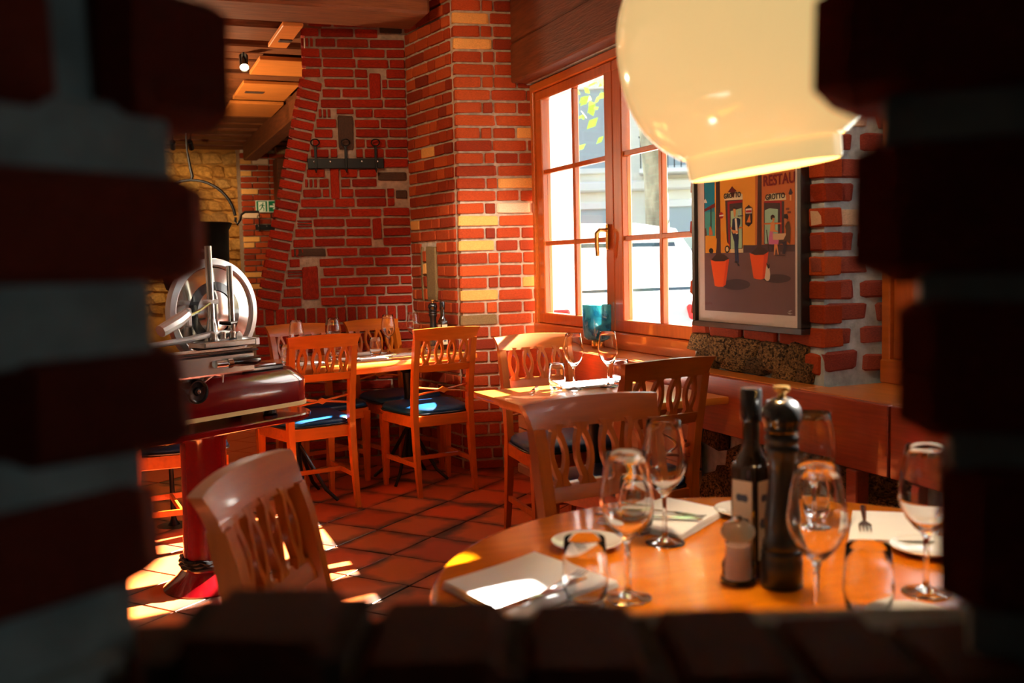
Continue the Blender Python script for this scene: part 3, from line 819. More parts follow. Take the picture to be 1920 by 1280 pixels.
# ------------------------------------------------------------------ tables
TC = Vector((.956, 1.289, 0)); TR = .552
t = thing('round_table', 'glossy honey orange round dining table in the foreground laid with glasses', 'table', TC)
mb = MB(); mb.lathe([(TR-.03, .708), (TR-.006, .710), (TR, .716), (TR, .733), (TR-.004, .738), (TR-.012, .74), (.001, .74)], 96)
part('tabletop', mb, m_table_round, t, 40)
mb = MB(); mb.lathe([(.05, .03), (.045, .1), (.04, .6), (.06, .69), (.2, .708)], 24); part('column', mb, m_black_metal, t)
for k in range(4):
    a = k*pi/2+.4; mb = MB(); mb.tube([(0.03*cos(a), .03*sin(a), .12), (.18*cos(a), .18*sin(a), .08), (.32*cos(a), .32*sin(a), .02)], [.03, .024, .018], 8); part('foot', mb, m_black_metal, t)
def iron_base(t, x, y, h, r=.23):
    mb = MB(); mb.lathe([(.032, .12), (.024, .2), (.022, .5), (.03, h-.05), (.10, h-.001)], 16, (x, y, 0)); part('column', mb, m_black_metal, t)
    for k in range(4):
        a = k*pi/2+.6
        mb = MB(); mb.tube([(x+.02*cos(a), y+.02*sin(a), .30), (x+.08*cos(a), y+.08*sin(a), .20), (x+r*.7*cos(a), y+r*.7*sin(a), .07), (x+r*cos(a), y+r*sin(a), .014)], [.010, .011, .010, .009], 8); part('foot', mb, m_black_metal, t)
def rect_table(label, c, rz, w, d, bases):
    t = thing('dining_table', label, 'table', c, rz)
    mb = MB(); mb.box((0, 0, .726), (w, d, .028), bev=.006, seg=2); part('tabletop', mb, m_table, t)
    mb = MB(); mb.box((0, 0, .695), (w-.16, d-.14, .034), bev=.003); part('apron', mb, m_table, t)
    for x in bases: iron_base(t, x, 0, .68)
    return t
wt = rect_table('small wooden table at the window, sunlit, laid with two wine glasses', (1.685, 3.40, 0), radians(2), .74, .68, (0,))
# long table at the back
btr = radians(18); bd = Vector((cos(btr), sin(btr), 0)); bn = Vector((-sin(btr), cos(btr), 0))
bf = Vector((1.89, 5.31, 0))            # front right corner
bc = bf-bd*.62+bn*.33
bt = rect_table('long wooden table at the back before the brick hood, laid for four', bc, btr, 1.24, .66, (-.36, .36))
t = thing('side_table', 'small table behind the red slicer, only its fluted iron leg showing at left', 'table', (.205, 5.06, 0))
mb = MB(); mb.box((-.05, 0, .726), (.42, .46, .028), bev=.006, seg=2); part('tabletop', mb, m_table, t)
mb = MB(); mb.lathe([(.11, 0), (.11, .008), (.03, .014), (.018, .03), (.012, .05), (.011, .3), (.016, .42), (.024, .46), (.024, .5), (.014, .52), (.014, .69), (.05, .711)], 14, (0, 0, 0)); part('leg', mb, m_black_metal, t)

# ------------------------------------------------------------------ glassware and table things
def shell(prof, th, seg=32):
    """outer profile (open at top) -> closed glass wall of thickness th"""
    inner = [(max(r-th, .0002), z) for r, z in reversed(prof)]
    return prof, inner
def make_wine():
    t = thing('wine_glass', 'wine glass', 'wine glass')
    mb = MB()
    out = [(.0005, .0), (.034, .0), (.0355, .0015), (.034, .003), (.015, .0065), (.006, .011), (.0042, .020), (.0038, .055), (.0042, .082), (.0075, .091), (.018, .100), (.030, .115), (.0375, .131), (.0405, .146), (.0400, .160), (.0365, .185), (.0325, .208), (.0300, .223), (.0294, .2238),
           (.0288, .223), (.0313, .208), (.0353, .185), (.0388, .160), (.0393, .146), (.0363, .132), (.0288, .117), (.017, .104), (.006, .098), (.0003, .0965)]
    mb.lathe(out, 40, cap=False); part('glass', mb, m_glass, t, 60)
    return t
def make_tumbler():
    t = thing('tumbler', 'tumbler', 'tumbler')
    mb = MB()
    out = [(.0005, .0), (.024, .0), (.027, .002), (.0305, .015), (.0345, .04), (.0345, .055), (.0325, .08), (.0302, .104), (.0297, .1047), (.0291, .104), (.0313, .08), (.0332, .055), (.0330, .04), (.029, .02), (.024, .0145), (.0003, .0135)]
    mb.lathe(out, 40, cap=False); part('glass', mb, m_glass, t, 60)
    return t
ZT = .7403
wg0 = make_wine(); tu0 = make_tumbler(); first = {'w': True, 't': True}
def put(kind, x, y, label, group, z=ZT):
    r = wg0 if kind == 'w' else tu0
    if first[kind]: first[kind] = False; r.location = (x, y, z); r['label'] = label; r['group'] = group; return r
    return dup(r, (x, y, z), random.uniform(0, 6), label, group)
G1, G2 = 'wine glasses on the round table', 'tumblers on the round table'
put('w', .694, 1.302, 'wine glass at the left of the round table, behind the front tumbler and folded napkin', G1)
put('w', .893, 1.533, 'wine glass before the back napkin on the round table, bowl against the middle chair', G1)
put('w', .874, 1.092, 'wine glass in front right of the black pepper mill', G1)
put('w', 1.171, 1.472, 'wine glass behind the pepper mill at the far side of the round table', G1)
put('w', 1.105, 1.130, 'wine glass at the far right edge of the round table beside a plate', G1)
put('t', .881, 1.618, 'tumbler seen through the left wine glass, by the back napkin', G2)
put('t', .620, 1.296, 'front left tumbler standing beside the folded napkin and fork', G2)
put('t', 1.248, 1.562, 'tumbler behind the right wine glasses, by the white napkin on the right', G2)
put('t', .955, 1.083, 'front right tumbler near the low brick sill', G2)
G3, G4 = 'wine glasses on the window table', 'glasses on the back table'
put('w', 1.670, 3.56, 'left wine glass on the small window table', G3)
put('w', 1.817, 3.55, 'right wine glass on the small window table', G3)
put('t', 1.614, 3.60, 'tumbler left of the wine glasses on the window table', 'tumblers on the window table')
put('t', 1.885, 3.57, 'tumbler at the right of the window table, half behind the chair back', 'tumblers on the window table')
put('w', .895, 5.42, 'leftmost wine glass on the back table, over the left chair', G4)
put('w', 1.118, 5.52, 'second wine glass from the left on the back table', G4)
put('w', 1.450, 5.60, 'third wine glass from the left on the back table, before the pale chair', G4)
put('w', 1.64, 5.74, 'rightmost wine glass on the back table, nearest to the brick pier', G4)
put('t', .82, 5.28, 'leftmost tumbler on the back table, behind the left chair stile', 'tumblers on the back table')
put('t', 1.345, 5.49, 'tumbler left of the third wine glass on the back table', 'tumblers on the back table')
put('t', 1.70, 5.60, 'tumbler on the right of the back table, behind the right chair splats', 'tumblers on the back table')
put('t', 1.10, 5.40, 'tumbler below the second wine glass on the back table', 'tumblers on the back table')

def make_plate():
    t = thing('bread_plate', 'plate', 'plate')
    mb = MB(); mb.lathe([(.0005, .0), (.032, .0), (.036, .002), (.050, .006), (.0625, .012), (.0635, .0135), (.0625, .0145), (.050, .0095), (.038, .0055), (.0005, .0045)], 48, cap=False); part('plate', mb, m_white, t, 50); return t
pl0 = make_plate(); first['p'] = True
def plate(x, y, label):
    if first['p']: first['p'] = False; pl0.location = (x, y, ZT); pl0['label'] = label; pl0['group'] = 'white bread plates'; return
    dup(pl0, (x, y, ZT), 0, label, 'white bread plates')
plate(.756, 1.572, 'small white plate behind the front left tumbler')
plate(1.137, 1.633, 'small white plate half hidden behind the oil bottle')
plate(1.262, 1.285, 'small white plate at the right edge, in front of the right napkin')
plate(.99, 1.035, 'small white plate at the lower right corner behind the sill')
plate(.690, 1.120, 'small white plate mostly hidden by the brick sill at the front')
plate(1.14, 5.27, 'white plate on the back table, behind the left chair')

def napkin(quad, z, label, layers=3):
    """folded linen napkin: stacked soft folds over a quadrilateral"""
    t = thing('napkin', label, 'napkin', (0, 0, z))
    h = .0045
    for k in range(layers):
        mb = MB(); q = [Vector((p[0], p[1], 0)) for p in quad]; cc = sum(q, Vector())/4
        n = 14; F = {}
        for i in range(n+1):
            for j in range(n+1):
                u, v = i/n, j/n
                p = (q[0]*(1-u)+q[1]*u)*(1-v)+(q[3]*(1-u)+q[2]*u)*v
                p = cc+(p-cc)*(1-.012*k)
                e = min(u, 1-u, v, 1-v)*n
                zz = h*(k+1)-(.0020 if e < .5 else .0006 if e < 1.5 else 0)+.0012*sin(5*u+k)*sin(4*v+1)
                F[i, j, 1] = mb.bm.verts.new((p.x, p.y, zz)); F[i, j, 0] = mb.bm.verts.new((p.x, p.y, h*k+(.0016 if e < .5 else .0004)))
        fn = mb.bm.faces.new
        for i in range(n):
            for j in range(n):
                fn((F[i, j, 1], F[i+1, j, 1], F[i+1, j+1, 1], F[i, j+1, 1])); fn((F[i, j, 0], F[i, j+1, 0], F[i+1, j+1, 0], F[i+1, j, 0]))
        for i in range(n):
            for j in (0, n):
                fn((F[i, j, 0], F[i+1, j, 0], F[i+1, j, 1], F[i, j, 1]))
                fn((F[j, i, 0], F[j, i+1, 0], F[j, i+1, 1], F[j, i, 1]))
        part('fold', mb, m_napkin, t, 60)
    return t
napkin([(.452, 1.466), (.648, 1.554), (.705, 1.35), (.499, 1.262)], ZT, 'folded white napkin at the front left of the round table, under knife and fork')
napkin([(.845, 1.708), (1.046, 1.795), (1.106, 1.653), (.925, 1.53)], ZT, 'folded white napkin at the back of the round table, by the middle chair')
napkin([(1.164, 1.372), (1.308, 1.53), (1.445, 1.44), (1.295, 1.305)], ZT, 'folded white napkin at the right of the round table, with an upturned fork')
ZN = ZT+.0145
def fork(p, q, label, z=ZN, group=None):
    a = atan2(q[1]-p[1], q[0]-p[0]); t = thing('fork', label, 'fork', (p[0], p[1], z), a, group)
    mb = MB(); mb.tube([(.19, 0, .002), (.15, 0, .003), (.08, 0, .004), (.062, 0, .004)], [.006, .005, .003, .004], 8, flat=.45)
    mb.sweep([[(.064, -.004, .003), (.064, .004, .003), (.064, .004, .0055), (.064, -.004, .0055)], [(.052, -.011, .0015), (.052, .011, .0015), (.052, .011, .0035), (.052, -.011, .0035)], [(.042, -.0115, .0015), (.042, .0115, .0015), (.042, .0115, .003), (.042, -.0115, .003)]])
    part('handle', mb, m_chrome, t)
    for k in range(4):
        m2 = MB(); y = -.0095+k*.0063; m2.tube([(.044, y, .0022), (.02, y, .001), (.0, y, .004)], [.0016, .0015, .0008], 6); part('tine', m2, m_chrome, t)
    return t
def knife(p, q, label, z=ZN, group=None):
    a = atan2(q[1]-p[1], q[0]-p[0]); t = thing('knife', label, 'knife', (p[0], p[1], z), a, group)
    mb = MB(); mb.box((.155, 0, .004), (.10, .013, .007), bev=.003, seg=2); part('handle', mb, m_chrome, t)
    mb = MB(); mb.prism([(.11, -.006), (.02, -.009), (.0, -.002), (.005, .006), (.11, .006)], .0018, z0=.003); part('blade', mb, m_chrome, t); return t
fork((.67, 1.405), (.57, 1.335), 'fork lying on the front left napkin behind the tumbler')
knife((.655, 1.365), (.508, 1.300), 'knife along the front edge of the front left napkin')
fork((1.02, 1.60), (.95, 1.70), 'fork lying on the back napkin of the round table')
knife((1.005, 1.585), (.905, 1.66), 'knife lying along the edge of the back napkin')
fork((1.215, 1.385), (1.31, 1.50), 'upturned dark looking fork on the right napkin')
knife((1.17, 1.11), (1.08, 1.00), 'knife lying at the right edge of the round table by the last wine glass', ZT)
knife((1.46, 3.52), (1.56, 3.68), 'knife on the left of the sunlit window table', ZT)
napkin([(1.62, 3.56), (1.65, 3.74), (1.97, 3.76), (1.95, 3.57)], ZT, 'folded white napkin in full sun on the window table', 2)
for (x, y, lab_) in ((1.27, 5.33, 'folded napkin on the back table between the two front chairs'), (1.47, 5.42, 'folded napkin on the back table right of the middle, by the third wine glass'), (.92, 5.24, 'folded napkin on the back table behind the left chair'), (1.33, 5.62, 'folded napkin at the far side of the back table')):
    c = Vector((x, y, 0)); napkin([c+bd*a+bn*b for a, b in ((-.09, -.06), (-.09, .07), (.09, .07), (.09, -.06))], ZT, lab_, 2)
fork((1.40, 5.38), (1.58, 5.46), 'fork on the napkin of the back table, right of the left chair', ZT+.0095)
knife((1.20, 5.28), (1.38, 5.34), 'knife on the napkin of the back table', ZT+.0095)

# pepper mill, salt mill, oil bottle
def pepper_mill(x, y, k, label):
    t = thing('pepper_mill', label, 'pepper mill', (x, y, ZT))
    sc = lambda P: [(r*k, z*k) for r, z in P]
    mb = MB(); mb.lathe(sc([(.0005, 0), (.030, 0), (.032, .002), (.032, .042), (.030, .047), (.031, .050), (.0305, .056), (.027, .059), (.029, .064), (.0285, .071), (.025, .078), (.0265, .095), (.0265, .105), (.023, .135), (.020, .165), (.0205, .195), (.024, .207), (.0265, .212), (.0265, .218), (.023, .222), (.026, .228), (.0255, .234), (.022, .238), (.0005, .238)]), 40, cap=False); part('body', mb, m_black_matte, t, 50)
    mb = MB(); mb.lathe(sc([(.0005, .238), (.0235, .239), (.027, .244), (.0255, .249), (.029, .256), (.0305, .266), (.029, .277), (.023, .287), (.013, .293), (.0005, .294)]), 40, cap=False); part('head', mb, m_black, t, 50)
    mb = MB(); mb.lathe(sc([(.0005, .293), (.007, .294), (.0055, .299), (.006, .301), (.0115, .303), (.013, .307), (.0115, .311), (.0005, .312)]), 24, cap=False); part('knob', mb, m_brass, t, 50)
    return t
pepper_mill(.935, 1.251, 1.0, 'tall black pepper mill with brass knob on the round table')
t = thing('salt_mill', 'small clear salt mill filled with pinkish salt, before the oil bottle', 'salt mill', (.884, 1.293, ZT))
mb = MB(); mb.lathe([(.0005, 0), (.027, 0), (.028, .003), (.0275, .010), (.024, .018), (.026, .026), (.0255, .032), (.0195, .040), (.0185, .055), (.020, .066), (.0195, .068), (.0005, .068)], 32, cap=False); part('body', mb, m_acrylic, t, 50)
mb = MB(); mb.lathe([(.0005, .006), (.0145, .006), (.0148, .03), (.0150, .060), (.0005, .060)], 24, cap=False); part('salt', mb, m_salt, t)
mb = MB(); mb.lathe([(.0005, .0685), (.021, .069), (.026, .077), (.0265, .084), (.023, .092), (.012, .098), (.0005, .098)], 32, cap=False); part('head', mb, m_acrylic, t, 50)
mb = MB(); mb.lathe([(.0005, .0985), (.006, .0985), (.007, .102), (.006, .106), (.0005, .107)], 16, cap=False); part('knob', mb, m_steel, t)
def oil_bottle(x, y, z, label, k=1.0):
    t = thing('oil_bottle', label, 'bottle', (x, y, z))
    mb = MB(); mb.box((0, 0, .092*k), (.050*k, .050*k, .184*k), bev=.009*k, seg=3)
    mb.lathe([(.025*k, .178*k), (.0235*k, .190*k), (.0155*k, .205*k), (.0135*k, .215*k), (.0135*k, .262*k)], 24); part('glass', mb, m_bottle, t, 50)
    mb = MB(); mb.lathe([(.0165*k, .250*k), (.017*k, .252*k), (.017*k, .298*k), (.0155*k, .302*k), (.0005, .302*k)], 24); part('cap', mb, m_black, t, 50)
    mb = MB()
    mb.box((0, -.0252*k, .095*k), (.036*k, .0008, .125*k)); mb.box((-.0252*k, 0, .095*k), (.0008, .036*k, .125*k)); lb = part('label', mb, m_label, t, 0)
    for zz, w in ((.13, .012), (.09, .016), (.055, .010)):
        for px_ in ((0, -.0257*k), (-.0257*k, 0)):
            m2 = MB(); a = 0 if px_[1] else pi/2
            mm = Matrix.Translation((px_[0], px_[1], zz*k)) @ Matrix.Rotation(a, 4, 'Z')
            m2.add([(w*k*cos(q*pi/4), 0, w*.75*k*sin(q*pi/4)*(1 if q % 2 else .6)) for q in range(8)], [tuple(range(8))], mm)
            part('motif', m2, flat(70, 74, 84), lb, 0)
    return t
o = oil_bottle(.925, 1.315, ZT, 'dark square oil bottle with a pale label behind the pepper mill'); o.rotation_euler = (0, 0, radians(20))
o = oil_bottle(1.80, 5.66, ZT, 'dark oil bottle at the right end of the back table', .95); o.rotation_euler = (0, 0, radians(10))
pepper_mill(1.765, 5.74, .95, 'black pepper mill at the right end of the back table before the pier').name = 'pepper_mill'

# tealight on the window sill
t = thing('tealight_holder', 'mottled blue glass candle holder on a brass foot on the window sill', 'candle holder', (2.255, 4.52, .806))
mb = MB(); mb.lathe([(.0005, 0), (.028, 0), (.029, .003), (.029, .037), (.027, .040), (.0005, .040)], 28, cap=False); part('foot', mb, m_brass, t)
mb = MB(); mb.lathe([(.0005, .041), (.050, .041), (.066, .047), (.070, .060), (.074, .215), (.0735, .218), (.071, .217), (.067, .062), (.06, .052), (.0005, .05)], 40, cap=False); part('cup', mb, m_blue_glass, t, 50)

# ------------------------------------------------------------------ pendant lamp over the round table
LC = Vector((.955, 1.36, 1.585)); LR = .208
t = thing('pendant_lamp', 'big glossy cream globe pendant lamp hanging over the round table', 'lamp', LC)
ax = (R0 := r0)*.13 - Vector((0, 0, 1))*.9915
t.rotation_euler = (-ax).to_track_quat('Z', 'Y').to_euler()
prof_ = []
for i in range(25):                                   # slightly squared globe
    a = -pi/2+.62+(pi-.62-.18)*i/24; e = .86
    c, s = cos(a), sin(a); prof_.append((LR*abs(c)**e, LR*(abs(s)**e)*(1 if s > 0 else -1)*.93))
inn = [(r-.004, z) for r, z in reversed(prof_)]
mb = MB(); mb.lathe(prof_+inn+[prof_[0]], 64, cap=False); part('globe', mb, m_lamp, t, 50)
rz_, zz_ = prof_[0]
mb = MB(); rr_ = .120
mb.lathe([(rz_-.002, zz_+.004), (rr_+.002, zz_-.002), (rr_, zz_-.036), (rr_-.004, zz_-.037), (rr_-.004, zz_-.002), (rz_-.006, zz_+.004)], 64, cap=False); part('collar', mb, m_lamp, t, 40)
mb = MB(); mb.lathe([(.0005, .05), (.03, .06), (.04, .09), (.03, .13), (.018, .15), (.018, .19), (.0005, .19)], 20, cap=False); part('bulb', mb, m_bulb, t)
mb = MB(); mb.lathe([(.0005, .185), (.04, .187), (.04, .235), (.02, .25), (.0005, .25)], 24, cap=False); part('socket', mb, m_brass, t)
l = bpy.data.lights.new('bulb_light', 'POINT'); l.energy = 19; l.color = (1, .80, .5); l.shadow_soft_size = .035
lo = bpy.data.objects.new('bulb_light', l); COL.objects.link(lo); lo.parent = t; lo.location = (0, 0, .03)
mb = MB(); top = Vector((0, 0, .24)); mb.tube([top, Vector((.02, 0, .6)), Vector((.05, .02, 1.12))], .004, 8); part('cord', mb, m_black, t)

# ------------------------------------------------------------------ red flywheel slicer on its stand
ps = radians(57); sx = Vector((sin(ps), cos(ps), 0)); RZS = atan2(sx.y, sx.x)   # local x = to the right and away, local -y = towards us
SL = (.285, 4.03, 0)
def rrect(x0, x1, y0, y1, r, n=8):
    P = []
    for (cx, cy, a0) in ((x1-r, y1-r, 0), (x0+r, y1-r, pi/2), (x0+r, y0+r, pi), (x1-r, y0+r, 1.5*pi)):
        for i in range(n+1): a = a0+pi/2*i/n; P.append((cx+r*cos(a), cy+r*sin(a)))
    return P
t = thing('slicer_stand', 'dark red enamelled pedestal stand under the meat slicer', 'stand', SL, RZS)
mb = MB(); mb.lathe([(.175, 0), (.175, .015), (.155, .03), (.12, .06), (.10, .085), (.10, .1)], 40); part('foot', mb, m_red_enamel, t)
mb = MB(); mb.lathe([(.098, .1), (.094, .13), (.089, .3), (.086, .46), (.087, .466), (.0865, .58), (.11, .633)], 40); part('pedestal', mb, m_red_enamel, t)
mb = MB()
for k in range(3):
    mb.tube([((.102+.004*sin(i*2.1+k*2))*cos(2*pi*i/40), (.102+.004*sin(i*2.1+k*2))*sin(2*pi*i/40), .10+.012*k+.003*sin(i*1.3+k)) for i in range(41)], .009, 6)
part('rope_ring', mb, m_black_metal, t)
mb = MB(); P = rrect(-.46, .455, -.23, .20, .17)
def inset(P, k, c=(0, 0)): return [(c[0]+(x-c[0])*k, c[1]+(y-c[1])*k) for x, y in P]
mb.sweep([[(x, y, .633) for x, y in inset(P, .93)], [(x, y, .640) for x, y in inset(P, .985)], [(x, y, .656) for x, y in P], [(x, y, .662) for x, y in inset(P, .985)]]); part('top_plate', mb, m_red_enamel, t, 40)
t = thing('meat_slicer', 'dark red flywheel meat slicer with big round blade and steel carriage', 'slicer', (SL[0], SL[1], .6625), RZS)
for x in (-.3, .25):
    for y in (-.11, .11): mb = MB(); mb.lathe([(.025, 0), (.03, .005), (.026, .027)], 16, (x, y, 0)); part('foot', mb, m_black, t)
B = rrect(-.45, .455, -.17, .17, .12)
mb = MB(); mb.sweep([[(x, y, .026) for x, y in inset(B, 1.008)], [(x, y, .043) for x, y in inset(B, 1.008)]]); part('trim', mb, m_cream, t)
mb = MB(); mb.sweep([[(x, y, .043) for x, y in B], [(x, y, .125) for x, y in B], [(x, y, .137) for x, y in inset(B, .985)], [(x, y, .170) for x, y in inset(B, .9)], [(x, y, .178) for x, y in inset(B, .87)]])
part('body', mb, m_red_enamel, t, 30)
mb = MB(); mb.box((.25, -.02, .188), (.16, .10, .024), bev=.006, seg=2); part('sharpener_cover', mb, m_red_enamel, t)
mb = MB(); mb.box((.24, -.09, .187), (.19, .035, .018), bev=.004); part('dark_rail', mb, m_black, t)
# blade and its guard
BZ = .422; BX = .06; BY = -.03
rx = Matrix.Translation((BX, BY, BZ)) @ Matrix.Rotation(pi/2, 4, 'X')
mb = MB(); mb.lathe([(.0005, .012), (.06, .012), (.085, .006), (.172, .0), (.172, -.003), (.0005, -.006)], 64, mtx=rx, cap=False); bl = part('blade', mb, m_chrome, t, 30)
mb = MB(); mb.lathe([(.088, .0065), (.085, .012), (.118, .006), (.115, .002)], 64, mtx=rx, cap=False); part('blade_ring', mb, m_black, bl, 30)
mb = MB(); mb.lathe([(.178, -.012), (.178, .008), (.184, .013), (.206, .009), (.209, .0), (.207, -.02), (.19, -.022), (.178, -.012)], 72, mtx=rx, cap=False); part('blade_guard', mb, m_alu, t, 30)
mb = MB(); mb.sweep([[(BX-.05, BY+.02, .17), (BX+.12, BY+.02, .17), (BX+.12, BY+.07, .17), (BX-.05, BY+.07, .17)], [(BX-.03, BY+.02, .40), (BX+.06, BY+.02, .40), (BX+.06, BY+.05, .40), (BX-.03, BY+.05, .40)]]); part('blade_carrier', mb, m_red_enamel, t)
mb = MB(); mb.lathe([(.022, .62), (.024, .655), (.012, .665), (.0005, .667)], 16, (BX-.02, BY+.03, 0)); part('guard_knob', mb, m_black, t)
# rods
RX, RY = -.02, -.115
mb = MB(); mb.tube([(RX, RY, .30), (RX, RY, .675)], .0135, 14); part('rod', mb, m_chrome, t)
mb = MB(); mb.tube([(.095, -.09, .31), (.095, -.09, .60)], .0125, 14); part('rod', mb, m_chrome, t)
mb = MB(); mb.lathe([(.026, .30), (.034, .31), (.02, .37), (.0145, .40)], 18, (RX, RY, 0)); part('rod_base', mb, m_steel, t)
mb = MB(); mb.box((RX, RY, .465), (.055, .03, .018), bev=.004); part('clamp', mb, m_alu, t)
mb = MB(); mb.tube([(RX-.015, RY-.015, .460), (RX-.085, RY-.035, .433), (RX-.155, RY-.05, .415)], .006, 8); part('clamp_rod', mb, m_chrome, t)
mb = MB(); mb.tube([(RX-.155, RY-.055, .425), (RX-.205, RY-.075, .405), (RX-.285, RY-.085, .375)], [.022, .025, .022], 10); part('press_arm', mb, m_alu, t)
mb = MB(); mb.box((RX-.147, RY-.055, .415), (.022, .03, .07), bev=.006); part('press_plate', mb, m_alu, t)
mb = MB(); mb.tube([(-.31, -.13, .322), (-.16, -.135, .329), (-.03, -.13, .345), (.06, -.12, .342), (.095, -.11, .329)], [.012, .015, .014, .014, .016], 10, flat=.8); part('meat_arm', mb, m_alu, t)
mb = MB(); mb.tube([(-.005, -.14, .385), (.03, -.16, .38), (.065, -.155, .383)], [.007, .009, .005], 8); part('wing_lever', mb, m_black, t)
mb = MB(); mb.lathe([(.015, 0), (.017, .008), (.015, .014)], 14, mtx=Matrix.Translation((.095, -.118, .329)) @ Matrix.Rotation(pi/2, 4, 'X')); part('pivot_bolt', mb, m_steel, t)
# carriage
mb = MB(); mb.box((-.135, -.18, .240), (.38, .17, .075), bev=.006); part('carriage', mb, m_steel, t)
mb = MB(); mb.box((-.13, -.18, .2825), (.40, .18, .007), bev=.002); part('carriage_rail', mb, m_black, t)
for y in (-.245, -.205, -.165): mb = MB(); mb.box((-.14, y, .290), (.40, .012, .006), bev=.002); part('carriage_slat', mb, m_chrome, t)
mb = MB(); mb.box((.0, -.15, .307), (.24, .10, .024), bev=.004); part('slide_block', mb, m_steel, t)
mb = MB(); mb.box((.125, -.15, .307), (.022, .104, .028), bev=.003); part('slide_end', mb, m_alu, t)
mb = MB(); mb.box((.125, -.1, .235), (.03, .03, .10), bev=.005); part('post', mb, m_red_enamel, t)
for k in range(3): mb = MB(); mb.lathe([(.012, .325), (.012, .345), (.007, .35)], 12, (-.04+.045*k, -.145, 0)); part('nut', mb, m_steel, t)
mb = MB(); mb.tube([(-.13, -.268, .244), (-.06, -.275, .244)], .014, 12); mb.lathe([(.019, 0), (.019, .02)], 14, mtx=Matrix.Translation((-.085, -.273, .244)) @ Matrix.Rotation(pi/2, 4, 'Y')); part('handle_shaft', mb, m_chrome, t)
mb = MB(); mb.tube([(-.06, -.275, .244), (-.03, -.278, .244), (.035, -.282, .244), (.058, -.283, .245)], [.013, .016, .018, .012], 14); part('handle_grip', mb, m_black, t)
kx = Matrix.Translation((-.19, -.215, .150)) @ Matrix.Rotation(pi/2, 4, 'X')
mb = MB(); mb.lathe([(.041, -.03), (.045, -.02), (.045, .025), (.042, .030), (.038, .030), (.034, .022), (.016, .020), (.012, .026), (.0005, .027)], 40, mtx=kx); dk = part('dial', mb, m_black, t, 40)
mb = MB(); mb.lathe([(.008, .027), (.008, .031), (.0005, .032)], 12, mtx=kx); part('screw', mb, m_chrome, dk)
mb = MB(); mb.tube([(-.15, -.2, .170), (-.1, -.215, .203), (-.065, -.225, .195), (-.07, -.228, .170)], [.010, .011, .009, .005], 8, flat=.5); mb.box((-.185, -.19, .202), (.06, .05, .03), bev=.006); part('hook_lever', mb, m_alu, t)

